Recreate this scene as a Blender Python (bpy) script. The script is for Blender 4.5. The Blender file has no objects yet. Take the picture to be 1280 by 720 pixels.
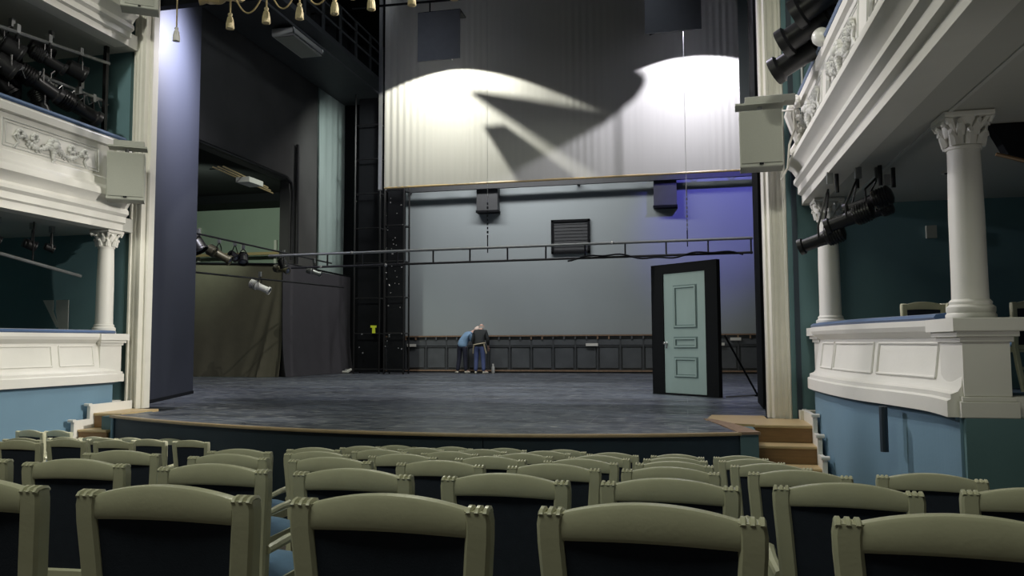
import bpy, math, random
from mathutils import Vector, Matrix
random.seed(7)
SC = bpy.context.scene
COL = SC.collection
PI = math.pi

# ------------------------------------------------------------------ materials
def mat(name, col, rough=.6, metal=0, noise=0, nscale=8, bump=0, bscale=40, spec=.5, emit=None, estr=0, dark=None, stretch=None, sheen=0):
    m = bpy.data.materials.new(name); m.use_nodes = True
    nt = m.node_tree; b = nt.nodes['Principled BSDF']
    b.inputs['Base Color'].default_value = (*col, 1)
    b.inputs['Roughness'].default_value = rough
    b.inputs['Metallic'].default_value = metal
    b.inputs['Specular IOR Level'].default_value = spec
    if sheen: b.inputs['Sheen Weight'].default_value = sheen
    tc = nt.nodes.new('ShaderNodeTexCoord'); mp = nt.nodes.new('ShaderNodeMapping')
    nt.links.new(tc.outputs['Object'], mp.inputs['Vector'])
    if stretch: mp.inputs['Scale'].default_value = stretch
    if noise:
        n = nt.nodes.new('ShaderNodeTexNoise'); n.inputs['Scale'].default_value = nscale; n.inputs['Detail'].default_value = 6
        nt.links.new(mp.outputs['Vector'], n.inputs['Vector'])
        mx = nt.nodes.new('ShaderNodeMix'); mx.data_type = 'RGBA'
        d = dark or tuple(c * (1 - noise) for c in col)
        mx.inputs[6].default_value = (*d, 1); mx.inputs[7].default_value = (*[min(1, c * (1 + noise * .4)) for c in col], 1)
        nt.links.new(n.outputs['Fac'], mx.inputs[0]); nt.links.new(mx.outputs[2], b.inputs['Base Color'])
    if bump:
        n2 = nt.nodes.new('ShaderNodeTexNoise'); n2.inputs['Scale'].default_value = bscale; n2.inputs['Detail'].default_value = 4
        nt.links.new(mp.outputs['Vector'], n2.inputs['Vector'])
        bp = nt.nodes.new('ShaderNodeBump'); bp.inputs['Strength'].default_value = bump; bp.inputs['Distance'].default_value = .012
        nt.links.new(n2.outputs['Fac'], bp.inputs['Height']); nt.links.new(bp.outputs['Normal'], b.inputs['Normal'])
    if emit:
        b.inputs['Emission Color'].default_value = (*emit, 1); b.inputs['Emission Strength'].default_value = estr
    return m

M = dict(
    cream=mat('cream_paint', (.62, .61, .44), .30, noise=.12, nscale=14, bump=.05, bscale=90),
    plaster=mat('white_plaster', (.78, .765, .71), .5, noise=.06, nscale=5, bump=.05),
    plastery=mat('aged_plaster', (.75, .73, .64), .5, noise=.1, nscale=6),
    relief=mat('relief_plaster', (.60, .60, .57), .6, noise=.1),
    teal=mat('teal_wall_paint', (.115, .215, .235), .7, noise=.12, nscale=3, bump=.08),
    blue=mat('blue_wall_paint', (.17, .29, .39), .65, noise=.1, nscale=2, bump=.08),
    navy=mat('navy_stage_front', (.017, .033, .050), .6, noise=.2, nscale=4),
    tealtrim=mat('teal_corner_panel', (.10, .17, .185), .6, noise=.1),
    backcloth=mat('dark_back_upholstery', (.034, .042, .062), .9, spec=.2, noise=.2, nscale=30, bump=.1, bscale=200),
    seat=mat('blue_seat_fabric', (.10, .23, .42), .8, noise=.15, nscale=30, bump=.15, bscale=200, sheen=.3),
    velvet=mat('blue_velvet', (.055, .12, .26), .8, noise=.15, nscale=20, sheen=.4),
    wood=mat('stair_wood', (.26, .15, .06), .45, noise=.35, nscale=6, stretch=(1, 8, 8)),
    woodlight=mat('light_wood', (.56, .42, .22), .4, noise=.25, nscale=6, stretch=(1, 8, 8)),
    edge=mat('stage_edge_wood', (.46, .34, .20), .4, noise=.3, nscale=9),
    black=mat('black_paint', (.007, .008, .010), .8, spec=.15, noise=.3, nscale=6),
    blackwall=mat('stage_house_black', (.016, .017, .019), .9, spec=.15, noise=.5, nscale=1.2, bump=.1),
    sidewall=mat('stage_side_wall_paint', (.085, .085, .083), .85, noise=.45, nscale=.9, bump=.1),
    metal=mat('black_metal', (.009, .009, .010), .38, metal=.0, spec=.5, noise=.2),
    steel=mat('grey_steel', (.32, .33, .33), .35, metal=.7, noise=.2),
    chrome=mat('bright_steel', (.8, .8, .78), .25, metal=.9, noise=.1),
    lens=mat('lens_glass', (.05, .06, .09), .08, spec=1, noise=.1),
    flat=mat('portal_flat_paint', (.025, .029, .044), .55, noise=.15, nscale=1.5, stretch=(1, 1, .25)),
    curtain=mat('pale_curtain_cloth', (.44, .44, .415), .8, noise=.06, nscale=3, stretch=(6, 1, .3)),
    olive=mat('olive_black_cloth', (.095, .088, .062), .95, noise=.2, nscale=3, bump=.2, bscale=12),
    greycloth=mat('charcoal_cloth', (.055, .052, .062), .95, noise=.2, nscale=3, bump=.2, bscale=12),
    mint=mat('mint_door_paint', (.33, .43, .42), .5, noise=.15, nscale=4, stretch=(1, 1, .3)),
    mintdk=mat('dark_groove_paint', (.13, .19, .19), .6, noise=.15),
    backwall=mat('backcloth_paint', (.33, .38, .40), .8, noise=.12, nscale=.45, bump=.03),
    wains=mat('wainscot_panel', (.10, .11, .12), .6, noise=.5, nscale=2.2),
    wainsd=mat('wainscot_stile', (.058, .064, .070), .6, noise=.3, nscale=5),
    ledge=mat('raw_wood_ledge', (.30, .20, .13), .6, noise=.5, nscale=5, stretch=(3, 1, 1)),
    paper=mat('white_paper', (.75, .74, .68), .8, noise=.05),
    speaker=mat('grey_green_speaker', (.36, .37, .32), .6, noise=.08, nscale=30),
    speakergr=mat('speaker_grille', (.30, .31, .265), .7, noise=.1, nscale=60),
    gold=mat('gold_cord', (.50, .39, .20), .5, noise=.25, nscale=50),
    tassel=mat('gold_tassel', (.78, .66, .40), .6, noise=.3, nscale=60, bump=.3),
    bulb=mat('frosted_glass_ball', (.7, .7, .65), .3, noise=.05),
    green=mat('pale_green_wall', (.36, .44, .37), .7, noise=.12, nscale=1.5),
    mintcloth=mat('grey_green_canvas', (.36, .45, .43), .85, noise=.35, nscale=1.1, stretch=(1, 1, .5)),
    yellow=mat('yellow_plastic', (.75, .85, .05), .5, noise=.05),
    skin=mat('skin', (.66, .42, .34), .55, noise=.08),
    scalp=mat('scalp', (.85, .68, .60), .5, noise=.05),
    hair=mat('grey_hair', (.55, .50, .46), .7, noise=.3, nscale=60),
    hairb=mat('brown_hair', (.10, .07, .05), .7, noise=.3, nscale=60),
    bshirt=mat('light_blue_shirt', (.22, .36, .55), .8, noise=.15, nscale=14, bump=.2),
    dshirt=mat('dark_shirt', (.028, .032, .034), .85, noise=.2, nscale=14, bump=.2),
    jeans=mat('blue_jeans', (.085, .115, .27), .8, noise=.25, nscale=20, bump=.2),
    dtrou=mat('dark_trousers', (.018, .020, .040), .85, noise=.2),
    strap=mat('tan_strap', (.55, .48, .34), .7, noise=.1),
    shoe=mat('pale_shoe', (.6, .57, .48), .6, noise=.1),
    grey=mat('grey_soffit', (.50, .50, .46), .6, noise=.05, nscale=2),
    boxfl=mat('carpet_blue', (.05, .09, .13), .9, noise=.2),
    floor=mat('auditorium_floor', (.10, .085, .07), .7, noise=.3, nscale=3),
    brass=mat('tarnished_brass', (.13, .12, .075), .4, metal=.5, noise=.4, nscale=20),
    shieldgrey=mat('dull_grey_sheet', (.12, .125, .14), .8, noise=.15, nscale=8),
    blueglass=mat('blue_bottle', (.03, .06, .35), .3, noise=.1),
)

def stage_mat():
    m = bpy.data.materials.new('dusty_black_stage_floor'); m.use_nodes = True
    nt = m.node_tree; b = nt.nodes['Principled BSDF']; L = nt.links.new
    tc = nt.nodes.new('ShaderNodeTexCoord')
    def noise(sc, stretch, det=8):
        mp = nt.nodes.new('ShaderNodeMapping'); mp.inputs['Scale'].default_value = stretch
        L(tc.outputs['Object'], mp.inputs['Vector'])
        n = nt.nodes.new('ShaderNodeTexNoise'); n.inputs['Scale'].default_value = sc; n.inputs['Detail'].default_value = det
        L(mp.outputs['Vector'], n.inputs['Vector']); return n
    def ramp(src, a, b_):
        r = nt.nodes.new('ShaderNodeMapRange'); r.inputs[1].default_value = a; r.inputs[2].default_value = b_
        L(src.outputs['Fac'], r.inputs[0]); return r
    def mix(fac, c0, c1):
        x = nt.nodes.new('ShaderNodeMix'); x.data_type = 'RGBA'; L(fac.outputs[0], x.inputs[0])
        if isinstance(c0, tuple): x.inputs[6].default_value = (*c0, 1)
        else: L(c0.outputs[2], x.inputs[6])
        x.inputs[7].default_value = (*c1, 1); return x
    a = mix(ramp(noise(.9, (.6, 1.6, 1)), .35, .7), (.026, .031, .043), (.105, .122, .158))
    c = mix(ramp(noise(5, (.8, 2.2, 1), 12), .50, .74), a, (.30, .31, .32))
    d = mix(ramp(noise(13, (.5, 2.0, 1), 3), .66, .69), c, (.50, .50, .47))
    vo = nt.nodes.new('ShaderNodeTexVoronoi'); vo.inputs['Scale'].default_value = 1.25; vo.inputs['Randomness'].default_value = 1
    mp2 = nt.nodes.new('ShaderNodeMapping'); mp2.inputs['Scale'].default_value = (.8, .8, 1); L(tc.outputs['Object'], mp2.inputs['Vector']); L(mp2.outputs['Vector'], vo.inputs['Vector'])
    lt = nt.nodes.new('ShaderNodeMath'); lt.operation = 'LESS_THAN'; lt.inputs[1].default_value = .045; L(vo.outputs['Distance'], lt.inputs[0])
    d = mix(lt, d, (.42, .43, .42))
    # narrow seams between the hardboard sheets
    br = nt.nodes.new('ShaderNodeTexBrick'); br.offset = .5
    br.inputs['Scale'].default_value = 1; br.inputs['Mortar Size'].default_value = .008; br.inputs['Brick Width'].default_value = 2.4; br.inputs['Row Height'].default_value = 1.2
    br.inputs['Color1'].default_value = br.inputs['Color2'].default_value = (0, 0, 0, 1); br.inputs['Mortar'].default_value = (1, 1, 1, 1)
    L(tc.outputs['Object'], br.inputs['Vector'])
    x = nt.nodes.new('ShaderNodeMix'); x.data_type = 'RGBA'; L(br.outputs['Color'], x.inputs[0]); L(d.outputs[2], x.inputs[6]); x.inputs[7].default_value = (.17, .18, .20, 1)
    L(x.outputs[2], b.inputs['Base Color'])
    rr = ramp(noise(2.2, (.7, 2, 1)), .3, .7); rr.inputs[3].default_value = .25; rr.inputs[4].default_value = .55
    L(rr.outputs[0], b.inputs['Roughness'])
    return m
M['stage'] = stage_mat()

# ------------------------------------------------------------------ mesh helpers
class MB:
    def __init__(s): s.v = []; s.f = []
    def add(s, vs, fs):
        o = len(s.v); s.v += [tuple(v) for v in vs]; s.f += [tuple(i + o for i in f) for f in fs]; return s
    def box(s, x0, x1, y0, y1, z0, z1, m=None, c=0):
        if c:   # chamfered box: octagonal section along x
            c = min(c, (y1 - y0) * .45, (z1 - z0) * .45)
            pr = [(y0 + c, z0), (y1 - c, z0), (y1, z0 + c), (y1, z1 - c), (y1 - c, z1), (y0 + c, z1), (y0, z1 - c), (y0, z0 + c)]
            vs = [(x, y, z) for x in (x0, x1) for y, z in pr]
            fs = [tuple(range(7, -1, -1)), tuple(range(8, 16))] + [(i, (i + 1) % 8, 8 + (i + 1) % 8, 8 + i) for i in range(8)]
        else:
            vs = [(x, y, z) for x in (x0, x1) for y in (y0, y1) for z in (z0, z1)]
            fs = [(0, 1, 3, 2), (4, 6, 7, 5), (0, 4, 5, 1), (2, 3, 7, 6), (0, 2, 6, 4), (1, 5, 7, 3)]
        if m: vs = [m @ Vector(v) for v in vs]
        return s.add(vs, fs)
    def tube(s, pts, r, n=8, cap=True):
        P = [Vector(p) for p in pts]; rs = r if isinstance(r, (list, tuple)) else [r] * len(P)
        o = len(s.v); up = None
        for i, p in enumerate(P):
            t = ((P[min(i + 1, len(P) - 1)] - P[i]).normalized() + (P[i] - P[max(i - 1, 0)]).normalized())
            t = t.normalized() if t.length > 1e-6 else Vector((0, 0, 1))
            if up is None: up = Vector((0, 0, 1)) if abs(t.z) < .9 else Vector((1, 0, 0))
            a = t.cross(up)
            if a.length < 1e-4: a = t.cross(Vector((0, 1, 0)))
            a.normalize(); b = a.cross(t).normalized(); up = b
            for k in range(n):
                q = 2 * PI * k / n
                s.v.append(tuple(p + rs[i] * (math.cos(q) * a + math.sin(q) * b)))
        for i in range(len(P) - 1):
            for k in range(n):
                s.f.append((o + i * n + k, o + i * n + (k + 1) % n, o + (i + 1) * n + (k + 1) % n, o + (i + 1) * n + k))
        if cap:
            s.f.append(tuple(o + k for k in range(n - 1, -1, -1))); s.f.append(tuple(o + (len(P) - 1) * n + k for k in range(n)))
        return s
    def lathe(s, prof, c=(0, 0, 0), n=24, m=None):
        vs = []; fs = []
        for r, z in prof:
            for k in range(n):
                q = 2 * PI * k / n; vs.append(Vector((c[0] + r * math.cos(q), c[1] + r * math.sin(q), c[2] + z)))
        for i in range(len(prof) - 1):
            for k in range(n): fs.append((i * n + k, i * n + (k + 1) % n, (i + 1) * n + (k + 1) % n, (i + 1) * n + k))
        fs.append(tuple(range(n - 1, -1, -1))); fs.append(tuple((len(prof) - 1) * n + k for k in range(n)))
        if m: vs = [m @ v for v in vs]
        return s.add(vs, fs)
    def ball(s, c, r, n=10, sc=(1, 1, 1), m=None):
        h = max(4, n // 2); vs = []; fs = []
        for i in range(h + 1):
            a = PI * i / h
            for k in range(n):
                q = 2 * PI * k / n; vs.append(Vector((c[0] + r * sc[0] * math.sin(a) * math.cos(q), c[1] + r * sc[1] * math.sin(a) * math.sin(q), c[2] - r * sc[2] * math.cos(a))))
        for i in range(h):
            for k in range(n): fs.append((i * n + k, i * n + (k + 1) % n, (i + 1) * n + (k + 1) % n, (i + 1) * n + k))
        if m: vs = [m @ v for v in vs]
        return s.add(vs, fs)
    def prism(s, poly, d, m):    # poly in local xy extruded along local z by d, placed by m
        n = len(poly)
        vs = [m @ Vector((x, y, 0)) for x, y in poly] + [m @ Vector((x, y, d)) for x, y in poly]
        fs = [tuple(range(n - 1, -1, -1)), tuple(range(n, 2 * n))] + [(i, (i + 1) % n, n + (i + 1) % n, n + i) for i in range(n)]
        return s.add(vs, fs)
    def vprism(s, poly, z0, z1): return s.prism(poly, z1 - z0, Matrix.Translation((0, 0, z0)))
    def sweep(s, plan, prof):    # closed profile (offset, z) swept along plan; offset to the plan's right
        n = len(prof); o = len(s.v); fr = frames(plan)
        for p, nn in fr:
            for off, z in prof: s.v.append((p[0] + nn[0] * off, p[1] + nn[1] * off, z))
        for i in range(len(plan) - 1):
            for k in range(n): s.f.append((o + i * n + k, o + (i + 1) * n + k, o + (i + 1) * n + (k + 1) % n, o + i * n + (k + 1) % n))
        s.f.append(tuple(o + k for k in range(n))); s.f.append(tuple(o + (len(plan) - 1) * n + k for k in range(n - 1, -1, -1)))
        return s
    def build(s, name, m, parent=None, smooth=False, angle=40):
        me = bpy.data.meshes.new(name); me.from_pydata(s.v, [], s.f); me.update()
        import bmesh
        bm = bmesh.new(); bm.from_mesh(me); bmesh.ops.recalc_face_normals(bm, faces=bm.faces); bm.to_mesh(me); bm.free()
        me.materials.append(M[m] if isinstance(m, str) else m)
        if smooth:
            me.polygons.foreach_set('use_smooth', [True] * len(me.polygons))
            try: me.set_sharp_from_angle(angle=math.radians(angle))
            except Exception: pass
        o = bpy.data.objects.new(name, me); COL.objects.link(o)
        if parent: o.parent = parent
        return o

def frames(plan):
    out = []
    for i, p in enumerate(plan):
        a = Vector(plan[max(i - 1, 0)]); b = Vector(plan[min(i + 1, len(plan) - 1)]); t = (b - a).normalized()
        out.append((p, (t.y, -t.x)))
    return out
def tag(o, label=None, cat=None, group=None, kind=None):
    if label: o['label'] = label
    if cat: o['category'] = cat
    if group: o['group'] = group
    if kind: o['kind'] = kind
    return o
def empty(name, loc, rz=0):
    o = bpy.data.objects.new(name, None); COL.objects.link(o); o.location = loc; o.rotation_euler = (0, 0, rz); o.empty_display_size = .1; return o
def thing(name, label, cat, loc, rz=0, group=None):
    return tag(empty(name, loc, rz), label, cat, group)
def struct(o): o['kind'] = 'structure'; return o
def copy_tree(o, parent=None):
    c = o.copy(); COL.objects.link(c); c.parent = parent
    for ch in list(o.children): copy_tree(ch, c)
    return c
def rotm(loc, dirv, roll=0):   # local +y along dirv
    d = Vector(dirv).normalized(); q = d.to_track_quat('Y', 'Z')
    return Matrix.Translation(loc) @ q.to_matrix().to_4x4()

# ------------------------------------------------------------------ camera
yw, pt, rl = math.radians(12.578), math.radians(4.035), math.radians(-0.2725)
ct, st, cp, sp = math.cos(yw), math.sin(yw), math.cos(pt), math.sin(pt)
R0 = Vector((ct, st, 0)); U0 = Vector((st * sp, -ct * sp, cp)); FW = Vector((-st * cp, ct * cp, sp))
RR = math.cos(rl) * R0 + math.sin(rl) * U0; UU = -math.sin(rl) * R0 + math.cos(rl) * U0
cd = bpy.data.cameras.new('camera'); cam = bpy.data.objects.new('camera', cd); COL.objects.link(cam)
mm = Matrix((RR, UU, -FW)).transposed().to_4x4(); mm.translation = (0, 0, 1.0); cam.matrix_world = mm
cd.sensor_width = 36; cd.lens = 36 * 972.72 / 1280; cd.clip_start = .05; cd.clip_end = 200
SC.camera = cam

# ------------------------------------------------------------------ room shell
def fz(y): return -.08 - .12 * y
b = MB(); b.add([(-14, -4, fz(-4)), (8, -4, fz(-4)), (8, 10.75, fz(10.75)), (-14, 10.75, fz(10.75)),
                 (-14, -4, fz(-4) - .2), (8, -4, fz(-4) - .2), (8, 10.75, fz(10.75) - .2), (-14, 10.75, fz(10.75) - .2)],
                [(0, 1, 2, 3), (4, 7, 6, 5), (0, 4, 5, 1), (1, 5, 6, 2), (2, 6, 7, 3), (3, 7, 4, 0)])
struct(b.build('floor', 'floor'))

def arc_front(x):  # front edge of the apron
    return 8.36 + .060 * (x + 2.75) ** 2 * (1 if x > -2.75 else .78)
AX0, AX1 = -7.98, .56
xs = [AX0 + (AX1 - AX0) * i / 40 for i in range(41)]
poly = [(x, arc_front(x)) for x in xs] + [(.40, 9.6), (.30, 10.3), (.30, 11.1), (8, 11.1), (8, 27), (-24, 27), (-24, 11.1), (-7.7, 11.1), (-7.75, 10.3)]
struct(MB().vprism(poly, -.03, 0).build('stage_floor', 'stage'))
# front panel of the stage with its seam
ap = thing('stage_apron', 'long curved dark navy stage front below the edge of the stage', 'stage apron', (0, 0, 0))
for a_, c_ in ((0, 27), (27, 40)):
    seg = [(x + (.012 if (i_ == 0 and a_) else 0), arc_front(x) + .02) for i_, x in enumerate(xs[a_:c_ + 1])]
    MB().sweep(seg, [(0, -.03), (0, -1.2), (-.06, -1.2), (-.06, -.03)]).build('panel', 'navy', ap)
MB().sweep([(x, arc_front(x)) for x in xs], [(.03, -.03), (.036, -.02), (.036, -.005), (.03, .006), (-.03, .006), (-.03, -.03)]).build('edge_strip', 'edge', ap)
# end caps
e = MB(); e.vprism([(AX1, arc_front(AX1) - .0), (AX1 + .20, arc_front(AX1) + .06), (AX1 + .20, 9.88), (AX1 - .08, 9.88)], -1.2, -.02)
e.build('end_panel', 'tealtrim', ap)
e = MB(); e.vprism([(AX1 - .02, arc_front(AX1) - .04), (AX1 + .22, arc_front(AX1) + .03), (AX1 + .12, 9.45), (AX1 - .02, 9.95), (AX1 - .26, 10.5), (AX1 - .36, 10.5), (AX1 - .16, 9.7)], -.02, .008)
e.build('end_trim', 'ledge', ap)
e = MB(); e.vprism([(AX0, arc_front(AX0) + .02), (AX0 - .2, arc_front(AX0) + .04), (AX0 - .3, 10.5), (AX0, 10.5)], -1.2, -.02)
e.build('end_panel', 'tealtrim', ap)
e = MB(); e.tube([(AX0 + .02, arc_front(AX0) - .01, -1.2), (AX0 + .02, arc_front(AX0) - .01, -.03)], .02)
e.build('corner_bead', 'blue', ap)

# wooden landings and steps both sides
def steps(x0, x1, side, label):
    t = thing('stage_steps', label, 'steps', (0, 0, 0))
    dz = .205
    for k in range(5):
        ya = 9.90 - .30 * k; yb = ya + .30 if k else 10.70
        MB().box(x0, x1, ya - .02, yb, -dz * k - .035, -dz * k + (.004 if k == 0 else 0), c=.008).build('tread', 'woodlight', t)
        MB().box(x0, x1, ya, ya + .03, -dz * (k + 1), -dz * k - .035).build('riser', 'wood', t)
    return t
steps(.79, 1.44, 1, 'wooden steps up to the stage beside the right pilaster')
MB().box(.79, 1.0, 10.70, 11.09, -.03, .004).build('landing_board', 'woodlight', bpy.data.objects['stage_steps'])
MB().vprism([(.22, 10.35), (.50, 9.98), (.79, 9.90), (.79, 11.09), (.32, 11.09)], -.03, .005).build('landing_board', 'woodlight', bpy.data.objects['stage_steps'])
steps(-8.49, -8.02, -1, 'wooden steps up to the stage beside the left pilaster')
def stringer(x, name, label):
    t = thing('stair_stringer', label, 'stair trim', (x, 0, 0))
    b = MB(); dz = .205
    pts = [(10.7, -1.3), (10.7, .13)]
    for k in range(5):
        ya = 9.82 - .30 * k; pts += [(ya, .13 - dz * k), (ya, .13 - dz * (k + 1))]
    pts += [(8.4, -1.3)]
    b.prism([(p[0], p[1]) for p in pts], .05, Matrix(((0, 0, 1, 0), (1, 0, 0, 0), (0, 1, 0, 0), (0, 0, 0, 1))))
    b.build('board', 'plaster', t)
    for k in range(5):
        ya = 9.82 - .30 * k; MB().box(-.02, .07, ya - .045, ya + .02, .11 - dz * k, .15 - dz * k, c=.01).build('step_cap', 'plaster', t)
stringer(1.44, 's', 'white stepped wall skirting beside the right stage steps')
stringer(-8.55, 's', 'white stepped wall skirting beside the left stage steps')

# proscenium wall (teal) left and right, above the opening unseen
struct(MB().box(1.33, 8, 10.75, 10.95, -1.4, 9.5).build('wall_right', 'teal'))
struct(MB().box(-14, -8.74, 10.75, 10.95, -1.4, 9.5).build('wall_left', 'teal'))
struct(MB().box(-12.2, -12.0, -4, 10.75, -1.4, 9.5).build('wall_box_left', 'teal'))
struct(MB().box(6.2, 6.4, -4, 10.75, -1.4, 9.5).build('wall_box_right', 'teal'))
def pilaster(cx, name, w=.36, side=1):
    # stepped and fluted section extruded upwards, on a plinth
    h = w / 2
    pr = [(-h, .0), (-h, -.13), (-h + .02, -.15), (-h + .05, -.15), (-h + .06, -.19), (-h + .075, -.22), (-h + .105, -.22), (-h + .115, -.20),
          (-h + .15, -.195)]
    pr += [(0, -.21)]
    pr += [(-x, y) for x, y in reversed(pr[:-1])]
    b = MB(); b.vprism([(cx + x, 10.95 + y) for x, y in pr], .0, 9.5)
    return struct(b.build(name, 'plastery'))
pilaster(-8.56, 'trim_1'); pilaster(1.21, 'trim_2')
# narrow dark recess beside each pilaster
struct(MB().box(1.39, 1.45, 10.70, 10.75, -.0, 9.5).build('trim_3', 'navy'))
# white skirting at the foot of the teal wall
struct(MB().box(1.4, 1.62, 10.55, 10.76, .0, .12).build('baseboard_right', 'plastery'))
struct(MB().box(-8.98, -8.74, 10.4, 10.76, .0, .13).build('baseboard_left', 'plaster'))

# portal flats
pf = thing('portal_flat', 'tall grey blue portal flat standing behind the left pilaster', 'stage flat', (0, 0, 0))
Pa, Pb = Vector((-8.80, 11.3)), Vector((-9.86, 14.2)); d = (Pb - Pa).normalized(); n = Vector((-d.y, d.x)) * -1
MB().vprism([tuple(Pa), tuple(Pb), tuple(Pb - n * .08), tuple(Pa - n * .08)], .0, 9.4).build('face', 'flat', pf)
for zz in (.04,):
    MB().vprism([tuple(Pa + n * .015), tuple(Pb + n * .015), tuple(Pb), tuple(Pa)], 0, .06).build('foot_rail', 'black', pf)
pf = thing('portal_flat', 'narrow grey blue portal flat standing behind the right pilaster', 'stage flat', (0, 0, 0))
Pa, Pb = Vector((1.04, 10.98)), Vector((1.13, 12.1))
MB().vprism([tuple(Pa), tuple(Pb), (Pb.x + .08, Pb.y), (Pa.x + .06, Pa.y)], 0, 7.6).build('face', 'flat', pf)
MB().vprism([(Pa.x - .015, Pa.y), (Pb.x - .015, Pb.y), tuple(Pb), tuple(Pa)], 0, .05).build('foot_rail', 'black', pf)
tag(MB().vprism([(1.10, 12.2), (1.14, 13.6), (4.0, 13.7), (4.0, 12.2)], 0, 10).build('black_sheet', 'black'), 'black masking drape beyond the narrow right portal flat', 'stage masking')

struct(MB().box(-8.75, 1.45, 11.05, 11.2, 6.63, 9.5).build('wall_proscenium_header', 'black'))
# ------------------------------------------------------------------ stage house
struct(MB().box(-10.25, 8, 26.0, 26.2, 0, 13).build('wall_back', 'backwall'))
struct(MB().box(-24, -10.25, 26.6, 26.8, 0, 13).build('wall_back_left', 'blackwall'))
struct(MB().box(7.8, 8, 10.95, 26.2, 0, 13).build('wall_stage_right', 'blackwall'))
# side wall with an opening to the side stage
w = MB(); w.box(-12.3, -12.0, 12.5, 26.6, 6.1, 13); w.box(-12.3, -12.0, 21.9, 26.6, 0, 6.1); w.box(-12.3, -12.0, 12.5, 14.5, 0, 6.1)
struct(w.build('wall_stage_left', 'sidewall'))
struct(MB().box(-22.5, 8, 10.95, 27, 13, 13.2).build('ceiling_stage', 'blackwall'))
w = MB(); w.box(-24, -12.3, 26.3, 26.6, 0, 7.5)
struct(w.build('wall_side_stage', 'green'))
struct(MB().box(-24, -12.3, 12.5, 26.6, 6.4, 6.5).build('ceiling_side_stage', 'blackwall'))
struct(MB().box(-22.2, -22.0, 12.5, 26.6, 0, 6.4).build('wall_side_stage_left', 'blackwall'))
# dark mass and pale edges in the side stage
for i, (x, nm) in enumerate(((-18.09, 0), (-16.24, 1), (-14.88, 2))):
    tag(MB().box(x - .05, x + .05, 26.2, 26.29, 0, (5.45, 4.78, 4.87)[nm]).build('pale_post', 'plaster'), ['pale vertical post furthest left on the green side wall', 'pale vertical post in the middle of the green side wall', 'pale vertical post furthest right on the green side wall'][i], 'post')
tag(MB().box(-18.5, -14.0, 25.7, 25.9, 4.27, 4.37).build('pale_shelf_edge', 'woodlight'), 'long pale ledge on the green wall above the olive cloth', 'ledge')
struct(MB().box(-22, -12.3, 25.0, 26.3, 6.1, 6.4).build('trim_5', 'black'))
# grey green canvas strip against the side wall
g = MB(); n = 14
vs = []
for i in range(n + 1):
    yy = 23.75 + 1.97 * i / n
    for k, zz in enumerate((0.0, 2.5, 5, 7.5, 9.9)):
        vs.append((-11.93 + .03 * math.sin(i * 1.7 + k), yy, zz))
g.add(vs, [(i * 5 + k, (i + 1) * 5 + k, (i + 1) * 5 + k + 1, i * 5 + k + 1) for i in range(n) for k in range(4)])
g.add([(v[0] - .04, v[1], v[2]) for v in vs], [(i * 5 + k, i * 5 + k + 1, (i + 1) * 5 + k + 1, (i + 1) * 5 + k) for i in range(n) for k in range(4)])
tag(g.build('canvas_strip', 'mintcloth', smooth=True), 'pale grey green canvas hanging high against the stage side wall', 'backdrop')

# covered scenery in the wing: two cloths
def cloth(name, P0, P1, ztop0, ztop1, m, label, fold):
    P0, P1 = Vector(P0), Vector(P1); L = (P1 - P0); nrm = Vector((L.y, -L.x)).normalized(); nu, nv = 60, 24
    vs = []
    for i in range(nu + 1):
        u = i / nu
        for k in range(nv + 1):
            v = k / nv; zt = ztop0 + (ztop1 - ztop0) * u - .04 * math.sin(PI * u)
            p = P0 + L * u; off = .02 * math.sin(u * 9 + v * 2) * (1 - v)
            for (uc, sl, amp, wd) in fold:
                dd = (u - (uc + sl * (1 - v))) / wd
                off += amp * (1 - v) ** 1.3 * math.exp(-dd * dd)
            off += .16 * (1 - v) ** 5 + .02 * math.sin(u * 31) * (1 - v) ** 3
            q = p + nrm * off
            vs.append((q.x, q.y, zt * v + .01))
    n1 = len(vs)
    vs += [(x - nrm.x * .03, y - nrm.y * .03, z) for x, y, z in vs]
    f = []; S = nv + 1
    for i in range(nu):
        for k in range(nv):
            a = i * S + k
            f.append((a, a + S, a + S + 1, a + 1)); f.append((n1 + a, n1 + a + 1, n1 + a + S + 1, n1 + a + S))
    for i in range(nu):
        a = i * S + nv; f.append((a, a + S, n1 + a + S, n1 + a)); a = i * S; f.append((a, n1 + a, n1 + a + S, a + S))
    for k in range(nv):
        f.append((k, k + 1, n1 + k + 1, n1 + k)); a = nu * S + k; f.append((a, n1 + a, n1 + a + 1, a + 1))
    b = MB(); b.add(vs, f)
    return tag(b.build(name, m, smooth=True), label, 'cloth')
cloth('draped_cloth', (-15.6, 21.7), (-11.95, 21.5), 3.62, 3.45, 'olive', 'olive black cloth draped over tall scenery in the left wing',
      [(.98, -.28, -.22, .035), (.99, -.16, .16, .03), (.93, -.22, .18, .05), (1.0, -.05, -.12, .02)])
cloth('draped_cloth', (-11.90, 21.45), (-11.4, 25.2), 3.46, 3.30, 'greycloth', 'charcoal grey cloth draped beside the olive one in the left wing',
      [(.62, .0, .10, .05), (.98, -.12, .10, .05), (.95, -.30, -.08, .06)])
tag(MB().tube([(-15.9, 21.7, 3.6), (-11.95, 21.47, 3.42)], .03).build('cloth_batten', 'black'), 'dark batten along the top of the olive cloth', 'batten')
tag(MB().tube([(-11.95, 21.5, 3.46), (-11.42, 25.3, 3.33)], .03).build('cloth_batten', 'black'), 'dark batten along the top of the charcoal cloth', 'batten')

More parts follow.
